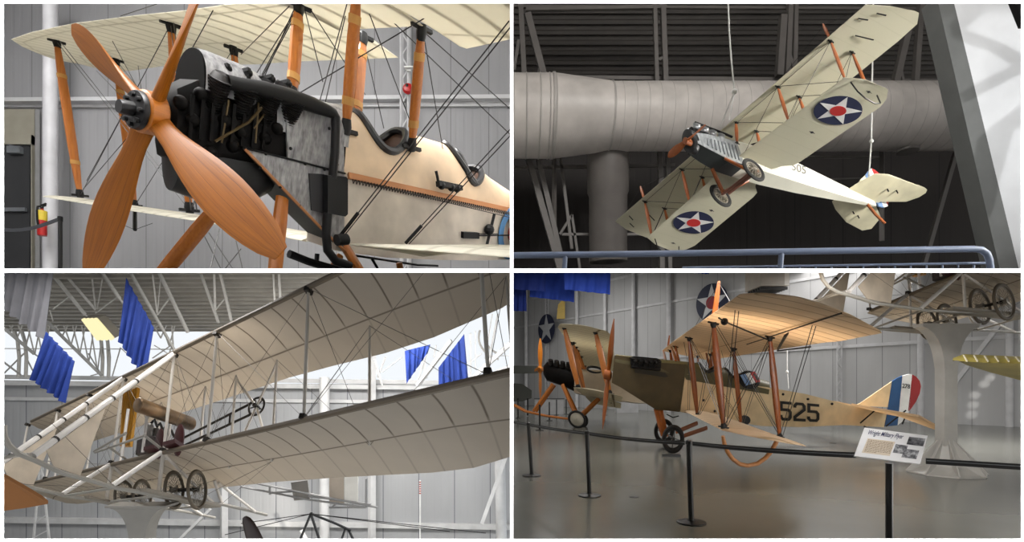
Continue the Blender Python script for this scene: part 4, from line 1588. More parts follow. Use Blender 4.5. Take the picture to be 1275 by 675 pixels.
    # dolly wheels, a pair to each skid
    RIM = plain('wheel_nickel', (150, 144, 134), .4, .4)
    TYR = plain('old_tyre', (104, 94, 80), .6)
    for y in (.17, 1.6):
        for s in (-.22, .22):
            wheel(fr, (.93 - .15 * (s > 0), y + s, -.42), .34, .035, t, 'wire', TYR, RIM, nsp=18)
        MB().tube([fr.w(.93, y - .3, -.42), fr.w(.78, y + .3, -.42)], .03, 8).build('dolly_axle', IRON, t)
    MB().prism([fr.w(-.5, .0, -.78), fr.w(1.9, .0, -.5), fr.w(1.9, .35, -.5), fr.w(-.5, .35, -.78)], fr.d(0, 0, .04)).build('dolly_plank', plain('dolly_grey', (150, 142, 130), .6), t, smooth=0)
    MB().prism([fr.w(-.6, 1.45, -.8), fr.w(1.2, 1.45, -.62), fr.w(1.2, 1.75, -.62), fr.w(-.6, 1.75, -.8)], fr.d(0, 0, .04)).build('dolly_plank', plain('dolly_grey', (150, 142, 130), .6), t, smooth=0)
    # engine bay
    ENGB = plain('flyer_engine', (58, 48, 46), .4, .3, .5, .3, 12)
    MAROON = plain('maroon_leather', (70, 26, 30), .45)
    en = MB().prism([fr.w(.35, .75, .22), fr.w(1.15, .75, .22), fr.w(1.15, 1.2, .22), fr.w(.35, 1.2, .22)], fr.d(0, 0, .28)).build('engine', ENGB, t, smooth=0)
    for k in range(4):
        MB().llathe(fr, (.45 + .2 * k, .97, .5), (0, 0, 1), (1, 0, 0), [(.085, 0), (.09, .02), (.09, .26), (.06, .3), (.03, .31)], 14).build('cylinder', plain('cylinder_grey', (120, 116, 112), .35, .6), en)
        MB().tube([fr.w(.45 + .2 * k, .97, .8), fr.w(.45 + .2 * k, .85, .86), fr.w(.45 + .2 * k, .75, .7)], .02, 6).build('intake_pipe', BLACKMETAL, en)
    m = MB().llathe(fr, (1.3, .97, .36), (1, 0, 0), (0, 1, 0), [(.04, 0), (.19, .01), (.19, .05), (.04, .06)], 24)
    m.build('flywheel', BLACKMETAL, en)
    MB().llathe(fr, (-.5, .5, .72), V((1.82, 0, .27)).normalized(), (0, 1, 0), [(.02, -.02), (.11, 0), (.125, .03), (.125, 1.79), (.11, 1.84), (.02, 1.86)], 24).build('fuel_tank', plain('tarnished_brass', (138, 112, 84), .35, .6, .5, .25, 3), t)
    for p in ((.2, -.05, .2), (.2, .42, .22)):
        m = MB()
        m.loft([[fr.w(V(p) + V((.02 * k - .16 * (1 - abs(math.cos(a))) * 0, .11 * sc * math.cos(a), .02 + .27 * sc * math.sin(a)))) for a in [2 * PI * j / 20 for j in range(20)]] for k, sc in ((-2, .8), (-1, 1), (1, 1), (2, .8))])
        st = m.build('seat', MAROON, t, smooth=50)
        if st:
            MB().prism([fr.w(p[0] - .3, p[1] - .14, .06), fr.w(p[0], p[1] - .14, .06), fr.w(p[0], p[1] + .14, .06), fr.w(p[0] - .3, p[1] + .14, .06)], fr.d(0, 0, .06)).build('seat_cushion', MAROON, st, smooth=0)
    # brass radiator standing between the wings
    q = [(2.29, 2.12), (1.76, 1.93), (1.76, .6), (2.12, .66)]
    rd = MB().prism([fr.w(.7, y, z) for y, z in q], fr.d(.1, 0, 0)).build('radiator', plain('brass_yellow', (196, 142, 44), .4, .3), t, smooth=0)
    m = MB()
    for k in range(7):
        f = (k + .5) / 7
        a = V((.69, 2.29, 2.12)).lerp(V((.69, 1.76, 1.93)), f)
        b = V((.69, 2.12, .66)).lerp(V((.69, 1.76, .6)), f)
        m.bar(fr.w(a), fr.w(b), .014)
    m.build('radiator_tubes', plain('brass_dark', (178, 126, 38), .4, .4), rd, smooth=0)
    # control frame and foot rail in front of the engine
    for a, b in [((-.5, .2, .12), (-.4, 1.7, .12)), ((-.9, .3, .05), (-.6, 1.5, .05)), ((-.5, .2, .12), (.1, .2, .05)), ((-.5, 1.2, .12), (.1, 1.2, .05))]:
        MB().tube([fr.w(a), fr.w(b)], .02, 8).build('foot_rail', SKIDM, t)
    for y, x, z in ((.62, -.05, 1.0), (1.15, -.1, .95), (.45, .5, .7)):
        MB().tube([fr.w(x, y, .05), fr.w(x, y, z)], .022, 8).build('control_lever', WHITETUBE, t)
    # chain guide with its sprocket
    ch = thing_ = None
    c = V((1.9, -.63, 1.27))
    a0 = V((1.2, .6, .62))
    m = MB()
    for o in (V((0, 0, .09)), V((0, 0, -.09))):
        m.tube([fr.w(a0 + o * .9), fr.w(c + o * 1.2 + V((0, .02, 0)))], .022, 8)
    m.tube([fr.w(a0 * .35 + c * .65 + V((0, 0, .1))), fr.w(a0 * .35 + c * .65 - V((0, 0, .1)))], .016, 6)
    cg = m.build('chain_guide', IRON, t)
    if cg:
        m = MB()
        ax, xx = V((1, 0, 0)), V((0, 1, 0))
        m.torus(fr, c, ax, xx, .16, .022, 28, 6)
        for k in range(5):
            a = 2 * PI * k / 5
            m.tube([fr.w(c), fr.w(c + xx * (.16 * math.cos(a)) + V((0, 0, .16 * math.sin(a))))], .012, 5)
        m.llathe(fr, c, ax, xx, [(.01, -.1), (.04, -.1), (.04, .1), (.01, .1)], 10)
        m.build('sprocket', IRON, cg)
    m = MB()
    for a, b in [((1.47, -.38, 1.7), (1.9, -.63, 1.27)), ((1.47, -1.2, 1.7), (1.9, -.63, 1.27)), ((1.47, -.38, .1), (1.9, -.63, 1.27)), ((1.47, -1.2, .1), (1.9, -.63, 1.27))]:
        m.tube([fr.w(a), fr.w(b)], .02, 6)
    m.build('propeller_mount', SPRUCE, t)
    if full:
        for ys, pit in ((-.63, 1.0),):
            pass
    return t
# ================================================================ lower left: pusher biplane over the wall
ROOM = 3
F3 = Fr([[0.09864, -1.21079, -0.06744], [0.56621, 0.8564, 0.24558], [-0.33497, -0.25301, 0.85827]], [-5.0514, 7.5695, -0.9038])
f3 = flyer(F3, 'early_biplane', 'early pusher biplane with muslin wings, seen from below over the pedestal', True)
Y3 = 18.0
WALL3 = panel_wall('blue_grey_wall_sheets', (172, 173, 175), 1.25, 0, .45, (112, 114, 120), .25)
zt = P(0, 480, Y3).z
struct(MB().abox((-24, Y3, -4.2), (.5, Y3 + .15, P(0, 478, Y3).z)).build('wall_rear_lower_left', WALL3, smooth=0))
struct(MB().abox((-24, 2.06, -4.2), (-23.8, Y3, 6)).build('wall_left_lower', WALL3, smooth=0))
struct(MB().abox((-24, 2.06, -4.35), (.0, Y3, -4.2)).build('floor_lower_left', plain('concrete_grey', (140, 138, 132), .4), smooth=0))
BEAM3 = plain('eave_white', (206, 206, 206), .5)
m = MB()
m.prism([P(-300, 462.5, Y3 - .05), P(700, 476, Y3 - .05), P(700, 481, Y3 - .05), P(-300, 468, Y3 - .05)], V((0, .4, 0)))
m.prism([P(-300, 469, Y3 - .3), P(700, 483, Y3 - .3), P(700, 487.5, Y3 - .3), P(-300, 476, Y3 - .3)], V((0, .3, 0)))
struct(m.build('trim_4', BEAM3, smooth=0), 'white eave beam under the clerestory windows', 'beam')
m = MB()
m.prism([P(-300, 492, Y3 - .1), P(700, 500, Y3 - .1), P(700, 504, Y3 - .1), P(-300, 496, Y3 - .1)], V((0, .1, 0)))
m.prism([P(-300, 640, Y3 - .15), P(700, 655, Y3 - .15), P(700, 661, Y3 - .15), P(-300, 647, Y3 - .15)], V((0, .15, 0)))
struct(m.build('trim_5', BEAM3, smooth=0), 'white horizontal wall rails low on the back wall', 'wall rail')
# roof
ROOF3 = plain('roof_deck_grey', (150, 146, 138), .65)
struct(corrugated(P(-250, 320, 13.6), P(430, 320, 13.6), P(-250, 413, Y3 + .1), P(430, 413, Y3 + .1), 18, .1, ROOF3, 'ceiling_lower_left'))
struct(corrugated(P(430, 320, 13.6), P(700, 320, 13.6), P(430, 350, Y3 + .1), P(700, 350, Y3 + .1), 14, .1, ROOF3, 'ceiling_lower_right_bay'))
TR3 = plain('truss_white', (176, 174, 170), .5)


def tr3(lines, nm, label, Y=15.5, mat=TR3, w0=1.0):
    m = MB()
    for x0, y0, x1, y1, w in lines:
        ya = Y + (max(min(y0, 470), 335) - 413) * .012
        yb = Y + (max(min(y1, 470), 335) - 413) * .012
        m.bar(P(x0, y0, ya), P(x1, y1, yb), w * w0 / F * Y)
    o = m.build(nm, mat, smooth=0)
    return struct(o, label, 'roof truss')


tr3([(60, 335, 106, 392, 3.2), (106, 392, 127, 410, 1.5), (75, 335, 119, 386, 2.4), (66, 400, 62, 386, 1), (66, 385, 88, 368, 1.2), (114, 340, 119, 385, 1.5), (128, 344, 121, 385, 1), (119, 390, 146, 370, 1.2)], 'roof_truss', 'pale roof truss above the strip light')
tr3([(124, 335, 149, 372, 3), (149, 372, 186, 420, 2), (190, 342, 196, 392, 1.5), (200, 345, 196, 390, 1), (196, 392, 212, 370, 1.2), (160, 335, 217, 436, 2.6), (196, 335, 234, 414, 3), (210, 372, 196, 392, 1.2)], 'roof_truss', 'pale roof truss left of the upper wing', 15.2)
tr3([(248, 335, 272, 402, 2.4), (266.5, 335, 268, 386, 2.4), (273, 335, 288, 399, 2.6), (268, 386, 280, 372, 1.2), (340, 335, 342, 375, 2), (347, 335, 349, 372, 2.6)], 'roof_truss', 'pale twin roof members behind the upper wing', 15.4)
tr3([(-10, 396, 43, 441, 3.6), (43, 441, 60, 452, 1.5), (58, 400, 127, 468, 3.6), (-10, 440, 26, 467, 2), (127, 468, 110, 440, 1.2)], 'roof_truss', 'dark lower chord of the roof truss crossing the clerestory at the left', 15.0, plain('truss_shadowed', (128, 128, 126), .5))  # shade put into a darker copy of the truss colour
lat = []
for cx0, cy0, cx1, cy1 in ((-10, 396, 60, 456), (58, 400, 127, 468), (150, 374, 216, 436)):
    pr_ = None
    for k in range(6):
        f = .12 + .16 * k
        x, y = cx0 + (cx1 - cx0) * f, cy0 + (cy1 - cy0) * f
        for dx in (-9, 7):
            lat.append((x, y, x + dx, 405, 1.2))
    lat.append((cx1 - 3, cy1 - 3, cx1 - 14, 468, 1.2))
    lat.append((cx1, cy1, cx1 - 2, 405, 1.6))
lat += [(-10, 434, 226, 435, 1.1), (0, 470, 30, 440, 1.2), (30, 440, 44, 468, 1.2), (135, 470, 132, 405, 1.6), (140, 468, 150, 433, 1.1), (150, 433, 166, 448, 1.1), (190, 446, 216, 428, 1.1), (192, 430, 212, 442, 1.1)]
tr3(lat, 'roof_truss', 'thin truss lattice across the left clerestory window', 16.6)
m = MB()
for x, y in ((22, 440), (31, 440), (126, 446), (134, 446)):
    m.tube([P(x - 4, 412, 17), P(x, 425, 17), P(x + 2, 445, 17), P(x + 1, 470, 17)], .05, 8)
struct(m.build('roof_brace', TR3), 'curved tubes standing in the left clerestory window', 'roof brace')
lat = [(585, 474, 640, 424, 5), (636, 455, 590, 476, 3.5), (620, 391, 609, 447, 2), (613, 391, 604, 447, 1.3), (586, 415, 586, 470, 2.2), (592, 412, 592, 460, 1.5), (604, 443, 640, 443, 1), (466, 448, 476, 480, 2), (470, 470, 480, 445, 2), (476, 463, 500, 445, 1.4), (543, 430, 540, 445, 1.5), (520, 480, 562, 424, 4.5), (534, 430, 520, 476, 2), (530, 430, 528, 470, 2.4), (545, 440, 558, 430, 1.4), (600, 440, 575, 460, 1.2), (590, 472, 560, 446, 1.4), (520, 476, 533, 470, 1)]
tr3(lat, 'roof_truss', 'white truss tubes in the right clerestory beside the blue flags', 15.6, plain('truss_bright', (214, 214, 214), .5))
m = MB()
for r in (28, 36):
    m.tube([P(640 - 8 + r * math.cos(a), 420 - r * math.sin(a) * .8, 16.5) for a in [PI * .9 + PI * .5 * k / 10 for k in range(11)]], .04, 6)
struct(m.build('roof_brace', TR3), 'curved tube arch at the right clerestory edge', 'roof brace')
# columns
COL3 = plain('column_white3', (214, 214, 214), .45)
for pts, r, lb in [([(404, 700), (404, 470)], 6.0, 'round white column behind the lower wing'), ([(625, 700), (620, 470)], 6.5, 'white column at the right end of the lower wing')]:
    struct(MB().tube([P(x, y, 17.2) for x, y in pts], r / F * 17.2, 16).build('column', COL3), lb, 'column')
struct(MB().bar(P(463, 690, 17.5), P(463, 440, 17.5), 7 / F * 17.5).build('column', COL3, smooth=0), 'square white wall post behind the wing struts', 'column')
struct(MB().bar(P(279, 690, 17.5), P(279, 600, 17.5), 7 / F * 17.5).build('column', COL3, smooth=0), 'white wall post right of the dolly wheels', 'column')
m = MB()
m.bar(P(600, 652, 16.5), P(633, 560, 16.5), 4.5 / F * 16.5)
m.bar(P(205, 690, 16.5), P(262, 634, 16.5), 3 / F * 16.5)
m.bar(P(392, 690, 16.5), P(375, 660, 16.5), 3 / F * 16.5)
struct(m.build('wall_brace', COL3, smooth=0), 'slanting white wall brace', 'brace')
m = MB()
for x0, x1 in ((41, 52), (62, 50)):
    m.bar(P(x0, 680, 16.8), P(x1, 560, 16.8), .05)
for k in range(6):
    m.bar(P(41 + k * 2, 670 - k * 19, 16.8), P(60 - k * 1.5, 660 - k * 19, 16.8), .03)
struct(m.build('lattice_column', COL3, smooth=0), 'lattice wall post at the lower left', 'column')
m = MB().tube([P(523, 690, 17), P(523, 598, 17)], .028, 8)
po = thing('marked_pole', 'thin white pole with red marks in front of the blue grey wall', 'pole', P(523, 680, 17))
m.build('pole_shaft', WHITEPAINT, po)
m = MB()
for k in range(6):
    m.lathe(P(523, 615 - k * 2.8, 17), (0, 0, 1), [(.03, 0), (.034, .005), (.034, .03), (.03, .035)], 10)
m.build('red_marks', plain('mark_red', (170, 60, 56), .5), po)
# flags
FLAGB = plain('flag_blue', (28, 48, 112), .7, 0, .2, .04, 3)
FLAGG = plain('flag_grey', (116, 116, 121), .7, 0, .2, .03, 3)


def flag(px, Y, mat, label, cat='flag', folds=6, amp=.06, dy=(0, 0, 0, 0)):
    """cloth panel with soft folds: corners TL, TR, BR, BL"""
    a, b, c, d = [P(x, y, Y + e) for (x, y), e in zip(px, dy)]
    nx, ny = 48, 14
    n = (b - a).cross(d - a).normalized()
    vs, fs = [], []
    for side in (0, 1):
        for j in range(ny + 1):
            for i in range(nx + 1):
                u, v = i / nx, j / ny
                p = a.lerp(b, u).lerp(d.lerp(c, u), v)
                q = amp * (math.sin(2 * PI * folds * u + 1.5 * v) + .5 * math.sin(2 * PI * folds * 1.7 * u + 2 + 2.2 * v)) * (.35 + .65 * v)
                vs.append(p + n * (q + (.006 if side else -.006)))
    m_ = (nx + 1) * (ny + 1)
    for s in (0, 1):
        for j in range(ny):
            for i in range(nx):
                k = s * m_ + j * (nx + 1) + i
                fs.append((k, k + 1, k + nx + 2, k + nx + 1) if s else (k, k + nx + 1, k + nx + 2, k + 1))
    m = MB().add(vs, fs)
    for i in range(nx):
        m.f += [(i, i + 1, m_ + i + 1, m_ + i), (ny * (nx + 1) + i, m_ + ny * (nx + 1) + i, m_ + ny * (nx + 1) + i + 1, ny * (nx + 1) + i + 1)]
    for k in range(len(m.f)):
        m.fm[k] = 0
    return tag(m.build('hanging_flag', mat, smooth=80), label, cat, 'cloth flags hung from the roof')


flag([(-12, 336), (67, 336), (54, 423), (-12, 372)], 12.5, FLAGG, 'grey flag hanging at the upper left corner', dy=(0, 0, .3, .3))
flag([(57, 413), (93, 450), (80, 502), (36, 470)], 12.2, FLAGB, 'blue flag hanging below the grey flag')
flag([(156.8, 346), (191.6, 408), (180, 474), (146.5, 421)], 12.8, FLAGB, 'blue flag hanging beside the strip light, half behind the wing')
flag([(504, 437), (536, 429), (532, 440), (506, 478)], 13.5, FLAGB, 'small blue flag below the upper wing edge', folds=5, amp=.04)
flag([(546, 458), (578, 416), (584, 486), (546, 500)], 13.8, FLAGB, 'blue flag behind the right end of the lower wing', folds=5, amp=.04)
# strip light
sl = thing('strip_light', 'lit fluorescent strip light under the roof deck', 'strip light', P(122, 409, 13.5))
Ys = 13.5
q = [P(103, 396.4, Ys), P(122, 396, Ys - .3), P(143.5, 420.8, Ys - .3), P(121.5, 421.6, Ys)]
MB().prism(q, V((0, .25, .12))).build('housing', plain('light_housing', (92, 88, 80), .5), sl, smooth=0)
TUBE = emit('lamp_glow', (255, 244, 190), 1.05)
for k in range(4):
    f = (k + .5) / 4
    a, b = q[0].lerp(q[1], f), q[3].lerp(q[2], f)
    MB().tube([a - V((0, .03, .03)), b - V((0, .03, .03))], .055, 8).build('lamp_tube', TUBE, sl)
MB().prism([p_ - V((0, .01, .005)) for p_ in q], V((0, .004, .002))).build('reflector', plain('light_reflector', (214, 206, 160), .3), sl, smooth=0)
# pedestal
PED3 = plain('pedestal_shaded', (156, 152, 145), .5)  # white pedestal with its shade put into a greyer colour


def pedestal(cx, ytop, Y, hw_top, hw_col, flare, base_y, mat, label, base=True, clipfloor=0.0):
    u = Y / F
    c = P(cx, ytop, Y)
    t = thing('pedestal', label, 'pedestal', V((c.x, c.y, clipfloor)))
    n = 4
    prof = [(hw_top, 0), (hw_top, -2.5)]
    for k in range(1, 11):
        f = k / 10
        prof.append((hw_col + (hw_top - hw_col) * (1 - math.sin(f * PI / 2)) ** 1.0, -2.5 - flare * (1 - math.cos(f * PI / 2)) - flare * .0))
    secs = []
    for hw, dz in prof:
        w = hw * u
        dd = max(hw_col, hw * .35) * u
        secs.append([c + V((sx * w, sy * dd, dz * u)) for sx, sy in ((-1, -1), (1, -1), (1, 1), (-1, 1))])
    zl = clipfloor + .02
    w = hw_col * u
    secs.append([V((c.x + sx * w, c.y + sy * w, zl)) for sx, sy in ((-1, -1), (1, -1), (1, 1), (-1, 1))])
    MB().loft(secs).build('column_shaft', mat, t, smooth=20)
    return t, u, c


pedestal(177.5, 627.5, 7.9, 37, 10.0, 42, 0, PED3, 'flared white pedestal, greyed as in shade, carrying the early biplane, its foot out of view', clipfloor=-4.2)
# wing tip of a tan aeroplane at the lower left corner
TAN3 = fabric('tan_linen', (166, 112, 66), (120, 76, 42), .2, .01, .15, .02, (), .1)
Yn = 4.2
lead = [V((0, 0, 0))]


def flat_wing(name, outline, Ys_, thick, mat, label):
    m = MB().prism([P(x, y, Y) for (x, y), Y in zip(outline, Ys_)], V((0, 0, thick)))
    return tag(m.build(name, mat, smooth=0), label, 'wing')


flat_wing('linen_wing', [(-30, 583), (5, 594), (30, 608), (52, 621), (60, 627.5), (52, 629), (30, 633), (-30, 641)], [4.0, 4.2, 4.4, 4.6, 4.7, 4.9, 5.0, 4.9], .03, TAN3, 'tan linen wing tip poking in at the lower left corner')
# things standing behind: tail frame with cloth rudders, propeller tip, dark frame
tf = thing('tail_frame', 'silver tail frame with cloth rudders reaching out behind the lower wing', 'tail frame', P(440, 632, 10.6))
Yq = 10.6
m = MB()
for a, b in [((300, 606), (383, 622)), ((320, 602), (470, 632)), ((383, 622), (456, 632)), ((384, 618), (462, 628)), ((336, 606), (336, 616)), ((336, 614), (365, 612)), ((456, 596), (456, 632)), ((410, 632), (456, 632)), ((420, 626), (412, 633)), ((440, 628), (434, 633))]:
    m.tube([P(*a, Yq), P(*b, Yq)], .022, 6)
m.build('tail_boom', plain('boom_grey', (150, 150, 150), .4, .2), tf)
MB().prism([P(362, 601, Yq), P(382.7, 598, Yq), P(385.5, 621.8, Yq), P(366, 623.6, Yq)], V((0, .03, 0))).build('rudder_plate', plain('rudder_grey', (128, 124, 118), .5), tf, smooth=0)
MB().prism([P(410, 594, Yq), P(428, 593, Yq), P(428, 627, Yq), P(410, 627, Yq)], V((0, .03, 0))).build('rudder_cloth', plain('rudder_beige', (182, 170, 156), .7), tf, smooth=0)
MB().prism([P(429, 593, Yq), P(445.5, 592, Yq), P(445.5, 626, Yq), P(429, 627, Yq)], V((0, .03, 0))).build('rudder_cloth', plain('rudder_pale', (232, 230, 224), .7), tf, smooth=0)
m = MB()
Yp = 6.5
secs = []
for y, x, hw in [(690, 325, 14), (672, 317.5, 11), (660, 313, 9.5), (650, 309, 7.5), (645, 307, 5), (643, 306, 1.5)]:
    c = P(x, y, Yp)
    secs.append([c + V((hw / F * Yp * math.cos(a), .02 * math.sin(a), 0)) for a in [2 * PI * j / 12 for j in range(12)]])
tag(m.loft(secs).build('propeller_tip', plain('dark_walnut', (48, 32, 28), .35)), 'dark rounded propeller tip rising at the lower edge', 'propeller')
m = MB()
Yk = 8.0
for a, b in [((387, 640), (372, 676)), ((387, 640), (399, 676)), ((388, 640), (418, 652)), ((418, 652), (437, 661)), ((430, 658), (424, 676)), ((434, 660), (442, 676))]:
    m.bar(P(*a, Yk), P(*b, Yk), .03)
m.ball(P(387.5, 640, Yk), .03, 8, 6)
bmst = tag(m.build('black_mast', BLACKPAINT, smooth=0), 'black pyramid mast of another aeroplane at the lower edge', 'mast')
m = MB()
for a, b in [((387, 640), (280, 666)), ((387, 640), (300, 652)), ((387, 640), (605, 664)), ((387, 640), (560, 662))]:
    m.tube([P(*a, Yk), P(*b, Yk)], .006, 4)
m.build('mast_wires', WIRE, bmst)
# light: added lamps hidden edge-on under the deck, daylight behind, added low fill
dk = lambda Y, x: V((x, Y, EYE + (YH - 338.8) / F * Y - .02))
n = V((0, .2289, -1)).normalized()
for x, Y, sx, e in ((-9.5, 10.5, 5, 330), (-3.8, 11.5, 4, 950), (-16, 13, 5, 90)):
    a = area(dk(Y, x), dk(Y, x) + n, sx, 1.6, e, (1, .98, .95))
for x, Y, sx, e in ((-4.9, 7.4, 2.6, 80),):
    area(dk(Y, x), dk(Y, x) + n, sx, .7, e, (1, .97, .93))
area((-6, 4.0, -2.5), (-4.5, 7.5, 1.2), 3, 2.5, 16, (1, .96, .9))
area((-1.5, 8.5, -3.4), (-2.5, 6.2, 2.0), 2.5, 2.5, 14, (1, .96, .9))
# low sun laid across the back wall
spot((-2.2, 12, -3.4), P(338, 632, 18), 2200, 14, (1, .94, .84), .1, .9)
spot((-2.4, 9.4, -3.2), P(437, 610, 10.6), 60, 14, (1, .96, .88), .1, .5)
ROOM = 0
# ================================================================ lower right: the museum floor
ROOM = 4
J4 = Fr([[0.95466, 0.28074, 0.08321], [0.18793, 1.16669, -0.20419], [-0.18026, 0.03713, 1.16223]], [2.5092, 13.019, 0.3291])


def floor_mat():
    t = NT('sealed_concrete')
    v = t.coord('Object')
    f = t.noise(v, .35, 5, .55)
    g = t.noise(v, 3, 4, .6)
    c = t.ramp(f, (.3, (108, 108, 101)), (.7, (122, 122, 116)))
    t.base(c)
    r = t.n('MapRange')
    r.inputs[3].default_value = .16
    r.inputs[4].default_value = .34
    t.l(g, r.inputs[0])
    t.set(.2, 0, .5)
    return t.m


struct(MB().abox((-2, 2.06, -.12), (48, 60, 0)).build('floor_museum', floor_mat(), smooth=0))
# back wall running away to the left
WALL4 = panel_wall('museum_wall_sheets', (188, 188, 189), 1.15, 0, .45, (132, 132, 134), .28)
wa, wb = V((20.5 + .698 * 6, 23.3 - 6, 0)), V((20.5 - .698 * 29, 23.3 + 29, 0))
wd = (wa - wb).normalized()
wn = V((-wd.y, wd.x, 0))
if wn.y > 0:
    wn = -wn
hh = 12.5
ob = MB().prism([V((0, 0, 0)), V(((wa - wb).length, 0, 0)), V(((wa - wb).length, 0, hh)), V((0, 0, hh))], V((0, .15, 0))).build('wall_rear_museum', WALL4, smooth=0, clip=False)
struct(ob)
ob.location = wb
ob.rotation_euler = (0, 0, math.atan2(wd.y, wd.x))
for v_ in ob.data.vertices:
    pass
c0 = sum((v_.co for v_ in ob.data.vertices), V()) / 8
for v_ in ob.data.vertices:
    v_.co = V((v_.co.x - c0.x + (wa - wb).length / 2, v_.co.y, v_.co.z))


def W4(px, z=None, py=None, off=.1):
    """point on the back wall under an image column, at a height or an image row"""
    n = wn
    p = wb + n * off
    d = V(((px - CX) / F, 1, 0))
    k = (p - V((0, 0, 0))).dot(n) / d.dot(n)
    q = d * k
    q.z = z if z is not None else EYE + (YH - py) / F * q.y
    return q


RAIL4 = plain('rail_pale', (204, 204, 206), .5)
for px0, py0, nm, th in ((1005, 434.5, 'trim_6', .16), (984, 351, 'trim_7', .16), (760, 349, 'trim_8', .2)):
    z = W4(px0, py=py0).z
    m = MB().bar(W4(640, z=z), W4(1300, z=z), .14, th)
    struct(m.build(nm, RAIL4, smooth=0), 'pale horizontal rail on the museum wall at height %.0f metres' % z, 'wall rail')
for px, r, lb in ((655, 2.3, 'far white wall column behind the star sign'), (718, 2.4, 'white wall column right of the yellow fin'), (753, 2.2, 'white wall column left of the nearest propeller blade'), (788.5, 2.6, 'white wall column above the olive nose'), (832.5, 3.0, 'white wall column above the wing root'), (1146.5, 3.6, 'white wall column behind the tricolour rudder'), (1257, 4.0, 'white wall post at the far right')):
    q = W4(px, z=0, off=.35)
    struct(MB().tube([q, q + V((0, 0, 12))], r / F * q.y, 12).build('column', RAIL4), lb, 'column')
for px, wd_, lb in ((681, 4, 'lattice wall column by the star sign'), (1045, 5.5, 'lattice wall column above the cream fuselage')):
    q = W4(px, z=0, off=.35)
    u = q.y / F
    m = MB()
    for s in (-1, 1):
        m.bar(q + V((s * wd_ / 2 * u, 0, 0)), q + V((s * wd_ / 2 * u, 0, 12)), .06)
    for k in range(20):
        m.bar(q + V((-wd_ / 2 * u, 0, .6 * k)), q + V((wd_ / 2 * u, 0, .6 * k + .3)), .035)
        m.bar(q + V((wd_ / 2 * u, 0, .6 * k + .3)), q + V((-wd_ / 2 * u, 0, .6 * k + .6)), .035)
    struct(m.build('lattice_column', RAIL4, smooth=0), lb, 'column')
m = MB()
m.bar(W4(1187, py=480, off=.3), W4(1244, py=405, off=.3), .16)
struct(m.build('wall_brace', RAIL4, smooth=0), 'slanting white brace on the wall by the pedestal', 'brace')
m = MB()
m.abox(W4(1268, py=428, off=.3), W4(1280, py=395, off=.3) + V((0, -.05, 0)))
tag(m.build('wall_placard', plain('placard_white', (226, 226, 226), .5), smooth=0), 'white placard on the wall at the right edge', 'placard')
struct(MB().abox((46, 2.06, 0), (46.2, 60, 12)).build('wall_right_museum', WALL4, smooth=0))

# ---------------------------------------------------------------- cream and olive biplane 525
PB = thing('numbered_biplane', 'cream biplane with olive nose and number 525 on its side', 'biplane', J4.w(2, 0, -1.37))
LINEN = fabric('warm_linen', (236, 214, 184), (208, 180, 144), .3, .006, .45, .025, (1.12,), .08, sw=.006)
CREAM4 = plain('cream_fuselage', (230, 204, 162), .5, 0, .4, .04, 2.5)
OLIVE = plain('olive_drab', (84, 70, 42), .5, 0, .4, .06, 3)
OLIVED = plain('olive_deck', (92, 84, 52), .5)
STRUT4 = wood('strut_mahogany', (124, 62, 16), (150, 80, 26), .35, (30, 30, 3))
zu = 1.005
lead = [(1.6, 4.9, zu), (1.6, 0, zu), (1.68, -6.85, zu), (1.8, -7.05, zu), (2.1, -7.28, zu)]
trail = [(1.6, 4.95, zu), (3.45, 4.75, zu), (3.5, 0, zu), (3.5, -.47, zu), (3.53, -5.1, zu), (3.58, -5.6, zu), (3.52, -6.7, zu), (3.42, -6.8, zu), (2.83, -7.16, zu), (2.4, -7.27, zu), (2.1, -7.29, zu)]
uw = wing_mb(J4, lead, trail, 44, .025, .04, 10).build('upper_wing', LINEN, PB)
# hinge spar line and aileron details under the tip
UN = lambda px, py, dz=-.03: J4.w(J4.inv(px, py, zu + dz, (0, 0, 1)))
MB().tube([UN(930, 429), UN(1047.6, 390)], .009, 6).build('aileron_hinge', BLACKMETAL, uw)
m = MB().prism([UN(982, 416), UN(976, 420), UN(967.5, 436), UN(969, 437)], V((0, 0, .03)))
m.build('aileron_horn', BLACKMETAL, uw, smooth=0)
m = MB().tube([UN(968, 437), UN(1009, 432)], .014, 6)
m.build('aileron_rod', BLACKMETAL, uw)
m = MB().ball(UN(902, 400.5, -.06), .05, 10, 6)
m.tube([UN(895, 396, -.06), UN(901, 400, -.06), UN(958, 424, -.06)], .012, 5)
m.build('pulley', BLACKMETAL, uw)
zl = lambda y: -.4 + .02 * (abs(y) - 1.8)
for s, nm in ((-1, 'lower_wing_port'), (1, 'lower_wing_starboard')):
    L_ = [(2.1, .36, 0), (2.15, 3, 0), (2.2, 4.75, 0), (2.6, 4.92, 0), (3.1, 4.98, 0)]
    T_ = [(3.62, .36, 0), (3.68, 3.4, 0), (3.76, 4.6, 0), (3.7, 4.85, 0), (3.4, 4.96, 0), (3.1, 4.99, 0)]
    k_ = 1 if s < 0 else .72
    wing_mb(J4, [(x, s * y * k_, zl(y)) for x, y, z in L_], [(x, s * y * k_, zl(y)) for x, y, z in T_], 24, .03, .05).build(nm, LINEN, PB)
NU = lambda px, py: J4.inv(px, py, zu - .02, (0, 0, 1))
NL = lambda px, py: J4.inv(px, py, -.36, (0, 0, 1))
sp = {}
